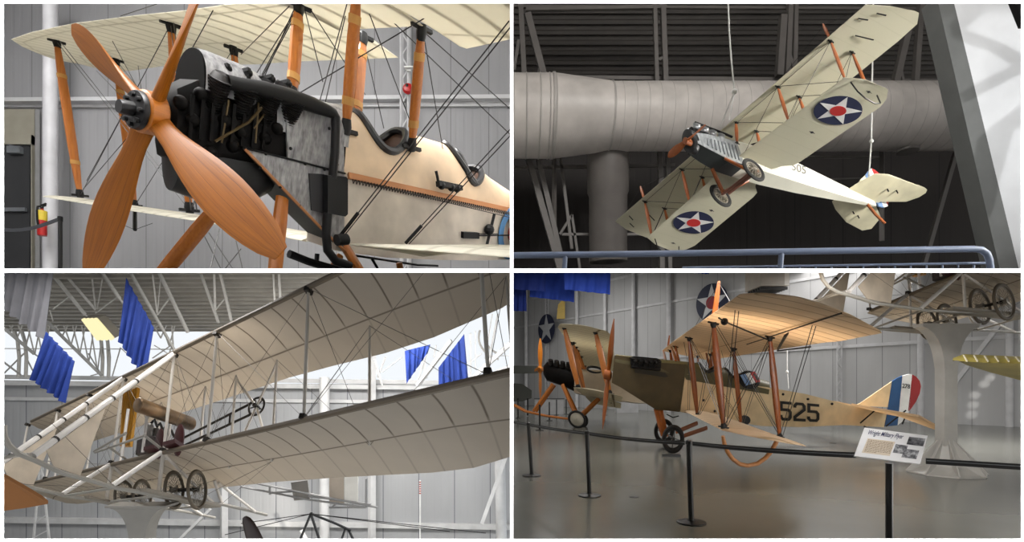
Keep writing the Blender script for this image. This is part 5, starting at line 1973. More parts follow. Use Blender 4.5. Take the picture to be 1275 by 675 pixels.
for nm, a, b, w in (('A', (857.8, 421), (868.4, 517.8), .125), ('B', (888.2, 402.5), (901, 532), .125), ('C', (913.5, 434), (922.7, 529), .115), ('D', (958.6, 419.8), (970.9, 544), .115)):
    la = NU(*a)
    lb = J4.inv(b[0], b[1], la.y, (0, 1, 0))
    sp[nm] = (la, lb)
    lens_strut(J4, PB, la, lb, w, .06, STRUT4)
    la2, lb2 = la.copy(), lb.copy()
    la2.y, lb2.y = -la.y * .72, -lb.y * .72
    lens_strut(J4, PB, la2, lb2, w, .06, STRUT4)
for (a, b, y) in (((840.8, 431), (849, 467), -.33), ((836, 432), (841, 449), -.25), ((826, 437), (829, 450), -.2), ((879.5, 440), (886, 466), .4), ((887, 438.5), (892, 464), .5)):
    la = NU(*a)
    lb = J4.inv(b[0], b[1], y, (0, 1, 0))
    MB().blade(J4.w(la), J4.w(lb), J4.d(1, 0, 0), .08, .04, (.7, 1, 1, .7)).build('cabane_strut', STRUT4, PB)
for s in (-1, 1):
    la = sp['B'][0].copy()
    la.y *= s * -1 if la.y < 0 else s
    MB().blade(J4.w(la + V((0, 0, .03))), J4.w(la + V((0, 0, .52))), J4.d(1, 0, 0), .085, .04, (1, 1, .9, .5)).build('king_post', STRUT4, PB)
fb = sp['B'][0]
q = []
A_, B_, C_, D_ = sp['A'], sp['B'], sp['C'], sp['D']
off = V((.05, 0, 0))
for a, b in ((A_[0], B_[1]), (B_[0], A_[1]), (C_[0], D_[1]), (D_[0], C_[1]), (A_[0], C_[1]), (C_[0], A_[1]), (B_[0], D_[1]), (D_[0], B_[1])):
    q += [(a, b), (a + off, b + off)]
root_f, root_r = V((2.2, -.38, -.4)), V((3.3, -.38, -.4))
for a, b in ((A_[0], root_f), (C_[0], root_r)):
    q += [(a, b), (a + off, b + off)]
tipf, tipr = V((1.85, -6.0, zu)), V((2.85, -6.2, zu))
for a, b in ((tipf, B_[1]), (tipr, D_[1])):
    q += [(a, b), (a + off, b + off)]
q += [(fb + V((0, 0, .5)), tipf), (fb + V((0, 0, .5)), A_[0]), (V((1.85, -.4, zu)), A_[1]), (V((2.9, -.4, zu)), C_[1])]
biplane_wires(J4, PB, q, .005, WIRE)
# fuselage
st = [(.05, .28, -.14, .44), (.3, .3, -.2, .46), (1.31, .36, -.52, .48), (2.0, .36, -.47, .36), (3.0, .36, -.47, .36), (4.4, .33, -.44, .44), (5.6, .24, -.3, .47), (7.0, .12, -.06, .43), (8.4, .03, .08, .42)]
rg = lambda x, h, b, t: [J4.w(x, -h, b), J4.w(x, h, b), J4.w(x, h, t), J4.w(x, -h, t)]
MB().loft([rg(*s) for s in st if s[0] >= 2.0]).build('fuselage', CREAM4, PB, smooth=20)
MB().loft([rg(*s) for s in st[:3]] + [rg(1.985, .365, -.475, .56)]).build('nose_cowl', OLIVE, PB, smooth=20)
# olive decking with cockpits
top = [(1.2, .56), (1.7, .6), (2.4, .66), (3.2, .66), (3.9, .62), (4.46, .58)]
cutx = ((2.62, .26), (3.42, .28))
m = MB()
nx, nf = 80, 20
xs = [.08 + (4.46 - .08) * i / nx for i in range(nx + 1)]


def dk4(x, ph):
    h = min(.362, lerpt([(a[0], a[1]) for a in st], x) + .003)
    zb = .24 + .02 * (x - 2) if x > 2 else .3
    tz = lerpt([(.08, .47)] + top, x)
    s, c = math.sin(ph), math.cos(ph)
    return J4.w(x, h * math.copysign(abs(s) ** .55, s), zb + (tz - zb) * max(c, 0) ** .55)


phs = [-PI / 2 + PI * j / nf for j in range(nf + 1)]
m.add([dk4(x, p_) for x in xs for p_ in phs], [(i * (nf + 1) + j, i * (nf + 1) + j + 1, (i + 1) * (nf + 1) + j + 1, (i + 1) * (nf + 1) + j) for i in range(nx) for j in range(nf) if not any((((xs[i] + xs[i + 1]) / 2 - cx_) / r_) ** 2 + ((phs[j] + phs[j + 1]) / 2 / 1.15) ** 2 < 1 for cx_, r_ in cutx)])
m.build('top_decking', OLIVED, PB, smooth=50)
for cx_, r_ in cutx:
    m = MB().tube([dk4(cx_ + r_ * math.cos(a), 1.15 * math.sin(a)) for a in [2 * PI * k / 32 for k in range(33)]], .035, 8)
    rim = m.build('cockpit_rim', plain('black_leather', (24, 24, 26), .3), PB)
    rows = [[dk4(cx_ + r_ * math.cos(a), 1.12 * math.sin(a)) + J4.d(0, 0, dz) for a in [2 * PI * k / 24 for k in range(24)]] for dz in (-.01, -.3, -.55)]
    m = MB().loft(rows, True, False)
    m.add(rows[-1], [tuple(range(24))])
    m.build('cockpit_tub', COCK, rim)
# engine cylinders showing in the cowl side opening
OPX = [(784, 445), (789, 443.5), (818, 446), (823.5, 449), (823, 458.5), (818, 461), (789, 458), (785, 454)]
sd = lambda px, py, y: J4.w(J4.inv(px, py, y, (0, 1, 0)))
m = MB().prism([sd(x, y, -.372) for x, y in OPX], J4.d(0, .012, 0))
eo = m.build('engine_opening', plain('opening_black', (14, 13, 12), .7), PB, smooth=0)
m = MB()
for k in range(5):
    m.ball(sd(791 + 6.6 * k, 449.5 + .4 * k, -.39), .07, 10, 6)
    m.tube([sd(790 + 6.6 * k, 447 + .4 * k, -.42), sd(794 + 6.6 * k, 452 + .4 * k, -.42)], .02, 6)
    m.tube([sd(788 + 6.6 * k, 456 + .4 * k, -.4), sd(792 + 6.6 * k, 446 + .4 * k, -.42)], .018, 6)
m.tube([sd(785, 446.5, -.41), sd(823, 451, -.41)], .03, 8)
m.tube([sd(786, 457, -.41), sd(822, 460.5, -.41)], .035, 8)
m.build('engine_valves', DARKIRON, eo)
m = MB().prism([sd(x, y, -.374) for x, y in [(790, 459.5), (828, 464), (832, 469), (828, 470), (790, 464)]], J4.d(0, .01, 0))
m.build('soot_patch', plain('sooty_olive', (48, 42, 30), .6), PB, smooth=0)
# number on the side
K5 = plain('number_black', (24, 22, 20), .6)
nb = None
for i, ch in enumerate('525'):
    x0 = 971 + 17.2 * i
    m = MB()

    def pt(u, v):
        px = x0 + 15 * u
        f = (px - 971) / 49
        py = (498.5 + 4.2 * f) + (1 - v) * (26 - 2.2 * f)
        h = -lerpt([(a_[0], a_[1]) for a_ in st], 5.4) - .045
        return J4.w(J4.inv(px, py, h + .06 * (f - .3), (0, 1, 0)))
    Lp, Rp = digit_ribbon(ch, .23)
    dd = J4.d(0, .02, 0)
    m.loft([[pt(*l_), pt(*r_), pt(*r_) + dd, pt(*l_) + dd] for l_, r_ in zip(Lp, Rp)])
    m.build('number_digit', K5, PB, smooth=0)
# wind-driven pump head with tricolour panel beside the cockpit
c = sd(933, 473, -.5)
m = MB().lathe(c, J4.d(.1, -1, .5), [(.02, -.05), (.2, -.04), (.26, 0), (.2, .04), (.02, .05)], 24)
wb_ = m.build('bow_shield', BLACKMETAL, PB)
m = MB()
d4 = J4.d(.1, -1, .5).normalized()
x4 = V((1, .2, .25)).normalized()
y4 = d4.cross(x4).normalized()
for k, mt in enumerate((RB, RW, RR)):
    mm = MB()
    a0, a1 = -.2 + .14 * k, -.2 + .14 * (k + 1)
    mm.prism([c + d4 * .05 + x4 * a0 - y4 * .14, c + d4 * .05 + x4 * a1 - y4 * .14, c + d4 * .05 + x4 * a1 + y4 * .16, c + d4 * .05 + x4 * a0 + y4 * .16], d4 * .02)
    mm.build('shield_stripe', mt, wb_, smooth=0)
m = MB()
for px, py in ((975, 491), (1006, 497), (1036, 503), (876, 498.5), (890, 512)):
    m.ball(sd(px, py, -.3 if px > 960 else -.365), .035, 8, 5)
m.build('inspection_plugs', BLACKMETAL, PB)
m = MB().lathe(sd(927.5, 523, -.4), J4.d(0, -1, 0), [(.02, -.08), (.12, -.08), (.12, .08), (.02, .08)], 16)
m.build('wheel_well_pulley', BLACKMETAL, PB)
# tail: fin, tricolour rudder, tailplane
T0 = lambda px, py: (lambda l: (l.x, l.z))(J4.inv(px, py, 0, (0, 1, 0)))
slab(J4, [T0(1062, 505), T0(1070.5, 502.4), T0(1110, 475), T0(1105, 507)], 0, .04).build('fin', CREAM4, PB, smooth=0)
rd = slab(J4, [T0(*p_) for p_ in [(1110, 475), (1117, 470.5), (1123, 468), (1117, 529.5), (1101.6, 531), (1105.5, 505)]], 0, .05).build('rudder', plain('rudder_deep_blue', (38, 82, 132), .5), PB, smooth=0)
wb2 = slab(J4, [T0(*p_) for p_ in [(1123, 468), (1132, 465.9), (1135, 466.2), (1132, 509), (1128, 521), (1117, 529.5)]], 0, .05).build('white_band', RW, rd, smooth=0)
slab(J4, [T0(*p_) for p_ in [(1135, 466.2), (1140, 469), (1144.5, 474.5), (1146, 481), (1144.5, 490), (1140, 500), (1133, 510), (1130, 512)]], 0, .05).build('red_band', plain('rudder_deep_red', (150, 34, 36), .5), rd, smooth=0)
m = text_mb('278', lambda a, c_, d_: J4.w(J4.inv(1123.5 + 9.5 * a, 483.0 - 5.5 * c_ + 1.2 * a, -.045, (0, 1, 0)) + V((0, -d_, 0))), .01)
m.build('rudder_number', K5, wb2, smooth=0)
# tailplane seen edge-on: tips measured in the photograph
TP = lambda px, py, x: J4.inv(px, py, x, (1, 0, 0))
pts = [TP(1060, 504.5, 6.95), TP(1144, 519.5, 7.3), TP(1168, 533, 7.9), TP(1163, 535, 8.25), TP(1139, 526, 8.3), TP(1120, 519, 8.3), TP(1085, 512.5, 8.3)]
m = MB().prism([J4.w(p_) for p_ in pts], J4.d(0, 0, .04))
m.build('tailplane_port', LINEN, PB, smooth=0)
m = MB().prism([J4.w(V((p_.x, -p_.y, p_.z))) for p_ in pts], J4.d(0, 0, .04))
m.build('tailplane_starboard', LINEN, PB, smooth=0)
for a, b in (((1093, 508), (1071, 527)), ((1128, 511), (1103, 531)), ((1129, 515), (1123.5, 528)), ((1076, 531), (1083, 534))):
    MB().tube([sd(*a, -.25), sd(*b, -.12)], .02, 6).build('tail_brace', BLACKMETAL, PB)
# undercarriage
gw = [J4.inv(838.2, 547, -.78, (0, 1, 0)), J4.inv(826.7, 537.2, .78, (0, 1, 0))]
BLKW = plain('wheel_black', (32, 30, 29), .5)
for g in gw:
    wheel(J4, g, .31, .05, PB, 'spoke', BLKW, BLKW, nsp=4)
for a, b in (((817, 509), (826, 540)), ((822, 510), (829, 541))):
    MB().blade(sd(*a, -.3), sd(b[0], b[1] + 3, -.6), J4.d(1, 0, 0), .16, .08, (1, 1, 1, .9)).build('undercarriage_strut', STRUT4, PB)
for a, b in (((880, 533), (848, 544)), ((868, 527), (842, 538))):
    MB().blade(sd(*a, -.2), sd(*b, -.4), J4.d(0, 0, 1), .12, .06, (1, 1, 1, .9)).build('undercarriage_strut', STRUT4, PB)
m = MB().tube([J4.w(gw[0]), J4.w(gw[1])], .03, 8)
m.build('axle', BLKW, PB)
m = MB().abox(G(826, 569) + V((0, 0, .0)), G(849, 569.5) + V((0, .2, .05)))
tag(m.build('wheel_chock', BLACKPAINT, smooth=0), 'dark chock on the floor against the near wheel of the olive-nosed biplane', 'wheel chock')
MB().tube([sd(830, 516, -.3), sd(838, 520, -.3), sd(845, 518, -.3)], .015, 6).build('drain_pipe', BLACKMETAL, PB)
# wing skid hoop under the near wing
hy = sp['B'][1].y
hp_ = [(900, 543), (902, 553), (906, 563), (912, 571.5), (921, 578), (931, 580), (943, 577.5), (953, 570.5), (960, 562.5), (966, 552), (969, 546)]
m = MB().tube([J4.w(J4.inv(x, y, hy - .05, (0, 1, 0))) for x, y in hp_], [.025] + [.033] * 9 + [.025], 10)
m.build('wing_skid_hoop', wood('cane', (186, 122, 68), (206, 144, 88), .4), PB)
# propeller, standing upright
c = V((-.1, 0, 0))
pp = MB().llathe(J4, c, (1, 0, 0), (0, 1, 0), [(.03, -.1), (.1, -.09), (.12, .08), (.05, .12)], 16).build('propeller', STRUT4, PB)
for s in (-1, 1):
    secs = []
    for i in range(10):
        t = i / 9
        ch = [.1, .12, .16, .19, .2, .2, .19, .17, .12, .04][i]
        bb = math.radians(58 - 34 * t)
        cd = V((math.sin(bb), s * math.cos(bb), 0))
        nd = V((math.cos(bb), -s * math.sin(bb), 0))
        p_ = c + V((.02, 0, s * (.06 + 1.14 * t)))
        secs.append([J4.w(p_ + cd * (ch / 2 * math.cos(2 * PI * j / 12)) + nd * (.035 * (1.15 - t) * math.sin(2 * PI * j / 12))) for j in range(12)])
    MB().loft(secs).build('propeller_blade', STRUT4, pp, smooth=60)

# ---------------------------------------------------------------- the far biplane on the left
BF = Fr([[0.94651, 0.21256, 0.01792], [-0.30815, 1.02942, -0.06164], [-0.18103, -0.07443, 0.95158]], [1.1876, 21.6334, 0.8062])
fb_ = thing('biplane', 'small far biplane with orange struts standing behind the olive-nosed biplane', 'biplane', BF.w(1.5, 0, -1.9))
PALE = fabric('pale_fabric', (222, 214, 192), (150, 134, 104), .3, .012, .45, .03, (1.2,), .1)
lead = [(1.34, 5.4, 1.05), (1.34, 0, 1.2), (1.34, -4.9, 1.05), (1.5, -5.6, 1.03), (2.0, -5.9, 1.02)]
trail = [(1.34, 5.5, 1.05), (3.0, 5.3, 1.05), (3.05, 0, 1.2), (3.05, -4.6, 1.05), (2.9, -5.6, 1.02), (2.4, -5.9, 1.02), (2.0, -5.95, 1.02)]
wing_mb(BF, lead, trail, 26, .03, .045).build('upper_wing', PALE, fb_)
zl = lambda y: -.8 - .01 * abs(y)
for s, nm in ((-1, 'lower_wing_port'), (1, 'lower_wing_starboard')):
    wing_mb(BF, [(1.9, s * .35, zl(0)), (1.9, s * 5.0, zl(5)), (2.2, s * 5.6, zl(5))], [(3.4, s * .35, zl(0)), (3.4, s * 5.0, zl(5)), (3.0, s * 5.6, zl(5)), (2.2, s * 5.65, zl(5))], 16, .03, .05).build(nm, PALE, fb_)
for s in (-1, 1):
    for x, y in ((1.54, 4.9), (2.52, 4.9), (1.54, 1.9), (2.52, 1.9)):
        lens_strut(BF, fb_, V((x, s * y, 1.1)), V((x + .5, s * y, zl(y) + .04)), .19, .09, STRUTWOOD)
    for x in (1.54, 2.52):
        lens_strut(BF, fb_, V((x, s * .5, 1.16)), V((x + .2, s * .35, .3)), .14, .07, STRUTWOOD)
q = []
for s in (-1, 1):
    for x in (1.54, 2.52):
        q += [(V((x, s * 4.9, 1.1)), V((x + .5, s * 1.9, -.8))), (V((x, s * 1.9, 1.1)), V((x + .5, s * 4.9, -.8)))]
biplane_wires(BF, fb_, q, .01, WIRE)
stf = [(1.5, .38, -.75, .25), (2.4, .4, -.8, .4), (4.0, .34, -.7, .35), (5.6, .1, -.4, .1)]
MB().loft([[BF.w(x, -h, b), BF.w(x, h, b), BF.w(x, h, t_ * .5), BF.w(x, h * .5, t_), BF.w(x, -h * .5, t_), BF.w(x, -h, t_ * .5)] for x, h, b, t_ in stf]).build('fuselage', plain('far_fuselage', (170, 156, 136), .5), fb_, smooth=20)
en = MB().loft([[BF.w(x, h * math.cos(a), z + r * math.sin(a)) for a in [2 * PI * j / 12 for j in range(12)]] for x, h, z, r in ((.15, .15, 0, .2), (.3, .3, -.02, .42), (1.0, .36, -.1, .45), (1.5, .36, -.2, .5))]).build('engine', ENG, fb_, smooth=50)
m = MB()
for k in range(4):
    m.llathe(BF, (.5 + .25 * k, -.25, .25), V((0, -.5, .85)).normalized(), (1, 0, 0), [(.1, 0), (.12, .1), (.1, .25)], 10)
m.build('cylinders', DARKIRON, en)
for x in (2.3, 3.4):
    MB().torus(BF, V((x, -.1, .38)), V((0, -.5, .86)).normalized(), V((1, 0, 0)), .3, .05, 20, 6).build('cockpit_rim', BLACKMETAL, fb_)
pp = MB().llathe(BF, (0, 0, 0), (1, 0, 0), (0, 1, 0), [(.03, -.1), (.15, -.08), (.15, .08), (.03, .1)], 14).build('propeller', PROPWOOD, fb_)
for k in range(4):
    a = .12 + k * PI / 2
    ra, ta = V((0, -math.sin(a), math.cos(a))), V((0, math.cos(a), math.sin(a)))
    secs = []
    for i in range(8):
        t = i / 7
        ch = [.14, .17, .22, .26, .27, .25, .2, .08][i]
        bb = math.radians(55 - 30 * t)
        cd = ta * math.cos(bb) + V((1, 0, 0)) * math.sin(bb)
        nd = V((1, 0, 0)) * math.cos(bb) - ta * math.sin(bb)
        p_ = ra * (.1 + 1.25 * t)
        secs.append([BF.w(p_ + cd * (ch / 2 * math.cos(2 * PI * j / 8)) + nd * (.04 * (1.2 - t) * math.sin(2 * PI * j / 8))) for j in range(8)])
    MB().loft(secs).build('propeller_blade', PROPWOOD, pp, smooth=60)
for y in (-.75, .75):
    g = V((1.68, y, -1.87))
    wheel(BF, g, .37, .05, fb_, 'disc', RUBBER, plain('wheel_cover_pale', (196, 190, 176), .6))
    for a in (V((1.0, y * .45, -.5)), V((2.5, y * .45, -.8))):
        MB().blade(BF.w(a), BF.w(g + V((0, -y * .1, .05))), BF.d(1, 0, 0), .15, .08, (1, 1, 1)).build('undercarriage_strut', STRUTWOOD, fb_)
    MB().blade(BF.w(.6, y * .45, -.55), BF.w(-.2, y * .45, -1.9), BF.d(1, 0, 0), .13, .07, (1, 1, 1)).build('skid_strut', STRUTWOOD, fb_)
    MB().tube([BF.w(-1.2, y * .45, -1.78), BF.w(-.6, y * .45, -1.98), BF.w(.3, y * .45, -2.0), BF.w(1.68, y * .45, -1.9)], .05, 8).build('nose_skid', STRUTWOOD, fb_)
# grey-green wing behind it and a yellow fin
Yv = 30.0
m = MB()
m.loft([[P(600, 455, Yv), P(600, 466, Yv - .5), P(600, 466, Yv), P(600, 457, Yv + 1.5)], [P(668, 455.5, Yv), P(668, 465, Yv - .5), P(668, 465, Yv), P(668, 457, Yv + 1.5)], [P(676, 459, Yv), P(676, 463, Yv - .2), P(676, 463, Yv), P(676, 460, Yv + .8)]])
gp = thing('grey_monoplane', 'grey green aeroplane far back at the left edge of the museum floor', 'aeroplane', V((P(650, 466, Yv).x, Yv, 0)))
m.build('wing', plain('grey_green', (58, 60, 53), .5), gp, smooth=20)
m = MB()
q0 = P(625, 485, Yv)
m.loft([[P(600, 475 - k, Yv), P(600, 500 + k, Yv), P(600, 500 + k, Yv + 1), P(600, 475 - k, Yv + 1)] for k in (0,)] + [[P(650, 478, Yv), P(650, 500, Yv), P(650, 500, Yv + 1), P(650, 478, Yv + 1)], [P(662, 486, Yv), P(662, 496, Yv), P(662, 496, Yv + .6), P(662, 486, Yv + .6)]])
m.build('fuselage', plain('grey_green', (58, 60, 53)), gp, smooth=20)
for px in (645, 657):
    q_ = G(px, 484 + EYE * F / Yv)
    MB().tube([P(px, 496, Yv), V((P(px, 0, Yv).x, Yv, .05))], .05, 6).build('leg', BLACKMETAL, gp)
yf = W4(698, py=385, off=1.2)
ye = yf.y / F
m = MB().prism([yf + V((dx_ * ye, 0, dz_ * ye)) for dx_, dz_ in ((-5, -12), (5.5, -12), (5.5, 9), (2, 11), (-3, 6))], V((0, .12, 0)))
m.bar(yf + V((-5 * ye, -.02, -1 * ye)), yf + V((5.5 * ye, -.02, 0)), .04)
tag(m.build('yellow_fin', plain('trainer_yellow', (190, 160, 66), .5), smooth=0), 'yellow tail fin sticking up behind the far biplane', 'fin')
# star signs on the wall
SIGNN = plain('sign_navy', (28, 34, 60), .5)


def star_sign(px, py, rx, ry, label, red, grey):
    c = W4(px, py=py, off=.6)
    u = c.y / F
    ex = wd.copy() * (rx * u / max(.2, abs(wd.x - wd.y * (px - CX) / F)))
    t = star_roundel(None, lambda x, y, l: c + ex * x + V((0, 0, ry * u * y)) + wn * (l * .015), (SIGNN, grey, plain('sign_red', (150, 36, 44), .5) if red else grey), 'star_sign')
    tag(t, label, 'roundel sign')
    return t


def star_sign2(px, py, rx, ry, label, mats):
    c = W4(px, py=py, off=.6)
    u = c.y / F
    ex = wd.copy() * (rx * u / max(.2, abs(wd.x - wd.y * (px - CX) / F)))
    t = thing('star_sign', label, 'roundel sign', c + V((0, 0, -ry * u)))
    r = star_roundel(t, lambda x, y, l: c + ex * x + V((0, 0, ry * u * y)) + wn * (l * .02), mats, 'disc')
    q = c + V((0, 0, -ry * u * .9))
    MB().tube([q - wn * .05, V((q.x, q.y, 4.2)) - wn * .05], .02, 6).build('mounting_rod', WHITEPAINT, t)
    return t


star_sign2(680.4, 409.5, 10.3, 18.3, 'navy roundel sign with a plain grey star high on the left', (SIGNN, plain('sign_grey', (170, 172, 176), .5), plain('sign_grey', (170, 172, 176))))
star_sign2(886.4, 377, 20, 24, 'navy star roundel sign with a red centre above the cream wing', (SIGNN, plain('sign_white', (206, 206, 208), .5), plain('sign_red', (140, 34, 44), .5)))
# unit heater hung near the top
hc = P(965, 339, 15)
u = 15 / F
hb = thing('unit_heater', 'square grey unit heater hung above the cream wing', 'heater', hc + V((0, 0, -23 * u)))
MB().abox(hc + V((-18 * u, 0, -17 * u)), hc + V((12 * u, 1.0, 25 * u))).build('heater_case', plain('heater_grey', (150, 146, 140), .5), hb, smooth=0)
MB().abox(hc + V((12.02 * u, .02, -16 * u)), hc + V((18.5 * u, 1.0, 25 * u))).build('heater_side', plain('heater_pale', (196, 194, 190), .5), hb, smooth=0)
m = MB()
for k in range(6):
    m.abox(hc + V((-17 * u, .05 + k * .15, -21 * u)), hc + V((17 * u, .12 + k * .15, -17.5 * u)))
m.build('outlet_louvres', BLACKMETAL, hb, smooth=0)
m = MB().tube([P(980, 436, 17), P(980, 458, 17), P(981, 472, 17), P(982, 484, 17)], .012, 6)
m.ball(P(980, 463, 17), .05, 8, 6)
tag(m.build('pull_cord', WHITEPAINT), 'thin pull cord hanging below the cream wing', 'cord')
# blue flags at the top left
FLAGD = plain('flag_deep_blue', (36, 62, 150), .7, 0, .2, .04, 3)
FLAGE = plain('flag_dark_navy', (28, 46, 116), .7, 0, .2, .04, 3)
for px, Y, mt, lb in (([(630, 355), (655, 361), (656, 387.6), (630, 387)], 15.2, FLAGE, 'small navy flag at the very left, lowest of the row'), ([(625, 330), (680, 330), (679, 363), (625, 359.4)], 14.4, FLAGE, 'dark navy flag at the upper left corner'), ([(661, 333), (716, 333), (715, 376.2), (659.5, 369.6)], 15.0, FLAGD, 'blue flag in the middle of the row, with a low edge'), ([(702, 330), (760.5, 330), (759.8, 366.6), (703, 360.5)], 14.0, FLAGD, 'bright blue flag, rightmost of the upper left row'), ([(865, 334), (884, 334), (883, 341.5), (866, 340)], 16, FLAGD, 'scrap of blue flag at the top above the star sign')):
    flag(px, Y, mt, lb, folds=4, amp=.03)

# ---------------------------------------------------------------- pedestal with the early biplane
PFY = 9.8
F4 = Fr([[1.03848, -0.03171, -0.04982], [0.44216, 0.85422, 0.02807], [-0.11519, -0.12868, 1.04012]], [8.2899, 9.3355, 2.1731])
flyer(F4, 'early_biplane', 'early pusher biplane with wire wheels carried on the white pedestal', False)
PEDW = plain('pedestal_white', (204, 202, 198), .45, 0, .5, .03)
u = PFY / F
pd = thing('pedestal', 'tall flared white pedestal with an eight-sided foot on the museum floor', 'pedestal', G(1182, 592))
c = V((P(1178, 0, PFY).x, PFY, 0))
z_ = lambda py: EYE + (YH - py) / F * PFY
secs = []
for hx, hy_, py in ((35, 8, 405), (35, 8, 407.5), (28, 8, 410.5), (22, 8, 416), (17, 8, 423), (13.3, 8, 431), (10.8, 8, 440), (9.2, 8, 449), (8, 7.5, 460), (7.8, 7.5, 555)):
    secs.append([c + V((sx * hx * u, sy * hy_ * u, z_(py))) for sx, sy in ((-1, -1), (1, -1), (1, 1), (-1, 1))])
MB().loft(secs).build('column_shaft', PEDW, pd, smooth=15)
MB().abox(c + V((-36 * u, -9 * u, z_(405.2))), c + V((36 * u, 9 * u, z_(403.8)))).build('top_plate', PEDW, pd, smooth=0)
oc = [(math.cos(PI / 8 + k * PI / 4), math.sin(PI / 8 + k * PI / 4)) for k in range(8)]
secs = []
for r, z in ((.62, .0), (.62, .02), (.5, .06), (.34, .16), (.22, .34), (.15, .54), (.12, .58)):
    secs.append([c + V((x * r, y * r, z)) for x, y in oc])
MB().loft(secs).build('flared_foot', PEDW, pd, smooth=15)
m = MB()
for x, y in oc:
    m.loft([[c + V((x * r - y * w, y * r + x * w, z)) for r, w, z in ((.12, .012, .66), (.64, .012, .025), (.12, .012, .02))], [c + V((x * r + y * w, y * r - x * w, z)) for r, w, z in ((.12, .012, .66), (.64, .012, .025), (.12, .012, .02))]])
m.build('foot_fins', PEDW, pd, smooth=0)

# yellow wing at the right edge
YEL = plain('wing_yellow', (176, 160, 84), .5, 0, .4, .05)
m = MB()
Ye = 7.6
sec = []
for px, yt, yb, yr in ((1186.5, 446, 448.5, 448), (1200, 441, 450, 455), (1230, 442.5, 452, 464), (1275, 444, 453, 476), (1300, 444, 453, 480)):
    p_ = P(px, yt, Ye)
    sec.append([P(px, yb, Ye - .1), P(px, yt + 4, Ye - .02), P(px, yt, Ye + .2), P(px + 4, yt + 1, Ye + 1.5), P(px + 4, yr, Ye + 1.0)])
m.loft(sec)
yw = m.build('yellow_wing', YEL, smooth=20)
tag(yw, 'yellow wing with a pale leading edge reaching in at the right', 'wing')
m = MB()
for k in range(6):
    px = 1200 + 13 * k
    m.tube([P(px, 442.5 + .03 * (px - 1200), Ye + .02), P(px + 4, 450, Ye - .14)], .012, 5)
m.build('rib_tapes', plain('tape_pale', (214, 206, 180), .5), yw)

# ---------------------------------------------------------------- barrier posts, belt and sign
STP = plain('post_black', (20, 20, 21), .4)


def stanchion(px_t, py_t, px_b, py_b, label):
    g = G(px_b, py_b)
    Y = g.y
    top_ = P(px_t, py_t, Y)
    t = thing('barrier_post', label, 'barrier post', g, 'black barrier posts across the museum floor')
    MB().tube([V((g.x, Y, .02)), V((top_.x, Y, top_.z))], .032, 16).build('post', STP, t)
    MB().lathe(V((g.x, Y, 0)), (0, 0, 1), [(.17, 0), (.175, .008), (.165, .018), (.05, .03), (.04, .04)], 32).build('base', STP, t)
    MB().lathe(V((top_.x, Y, top_.z - .05)), (0, 0, 1), [(.033, 0), (.04, .004), (.04, .045), (.03, .055), (.01, .06)], 16).build('cap', STP, t)
    return V((top_.x, Y, top_.z))


pA = stanchion(657.8, 526.5, 662, 592.5, 'leftmost black barrier post on the museum floor')
pB = stanchion(730.5, 537, 734, 617.5, 'second black barrier post from the left, near the floor drain')
pC = stanchion(857.6, 548.5, 860.7, 651, 'nearest black barrier post with its base in full view')
Ysg = 4.45
sx_ = P(1108.3, 575, Ysg)
pD = V((sx_.x, Ysg, P(0, 566, Ysg).z))
sg = thing('sign_stand', 'black post carrying the tilted white Wright Military Flyer sign', 'sign', V((sx_.x, Ysg, 0)))
MB().tube([V((sx_.x, Ysg + .01, .02)), V((sx_.x, Ysg + .01, P(0, 577, Ysg).z))], 4.1 / F * Ysg, 16).build('post', STP, sg)
MB().lathe(V((sx_.x, Ysg + .01, 0)), (0, 0, 1), [(.17, 0), (.175, .008), (.165, .018), (.05, .03), (.04, .04)], 32).build('base', STP, sg)
sc_ = [P(1077, 532.5, Ysg + .12), P(1155, 542.6, Ysg + .12), P(1145.8, 577.8, Ysg - .06), P(1064, 568, Ysg - .06)]
sn = (sc_[1] - sc_[0]).cross(sc_[3] - sc_[0]).normalized()
if sn.y > 0:
    sn = -sn
MB().prism(sc_, -sn * .012).build('sign_board', plain('sign_paper', (240, 239, 240), .45, 0, .4, .01), sg, smooth=0)
SQ = lambda a, b, l=0.0: sc_[0].lerp(sc_[1], a).lerp(sc_[3].lerp(sc_[2], a), b) + sn * (.001 + l * .001)


def sign_text(s, a0, a1, b0, b1, mat, nm, bold=0.0, slant=.0):
    m = text_mb(s, lambda u_, v_, d_: SQ(a0 + (a1 - a0) * u_ + slant * v_, b1 + (b0 - b1) * v_, 1 + d_ * 100), bold)
    m.build(nm, mat, sg, smooth=0)


sign_text('Wright Military Flyer', .06, .62, .07, .28, plain('ink_blue', (30, 38, 84), .6), 'sign_title', .004, .02)
m = MB().add([SQ(.1, .36, .6), SQ(.53, .36, .6), SQ(.515, .86, .6), SQ(.085, .86, .6)], [(0, 1, 2, 3)])
m.build('text_panel', plain('panel_tan', (226, 212, 192), .6), sg, smooth=0)
TAN_INK = plain('ink_brown', (140, 118, 96), .6)
m = MB()
random.seed(3)
for k in range(11):
    b = .40 + .04 * k
    a = .115
    while a < (.5 if k != 10 else .3):
        w_ = random.uniform(.015, .04)
        m.add([SQ(a, b, 1.2), SQ(min(a + w_, .51), b, 1.2), SQ(min(a + w_, .51), b + .018, 1.2), SQ(a, b + .018, 1.2)], [(0, 1, 2, 3)])
        a += w_ + .01
m.build('text_lines', TAN_INK, sg, smooth=0)


def photo_mat(name, k):
    t = NT(name)
    v = t.coord('Object', (5, 5, 9))
    f = t.noise(v, 1.6 + k, 4, .7)
    t.base(t.ramp(f, (.36, (40, 40, 44)), (.5, (120, 120, 124)), (.64, (205, 205, 207))))
    t.set(.5)
    return t.m


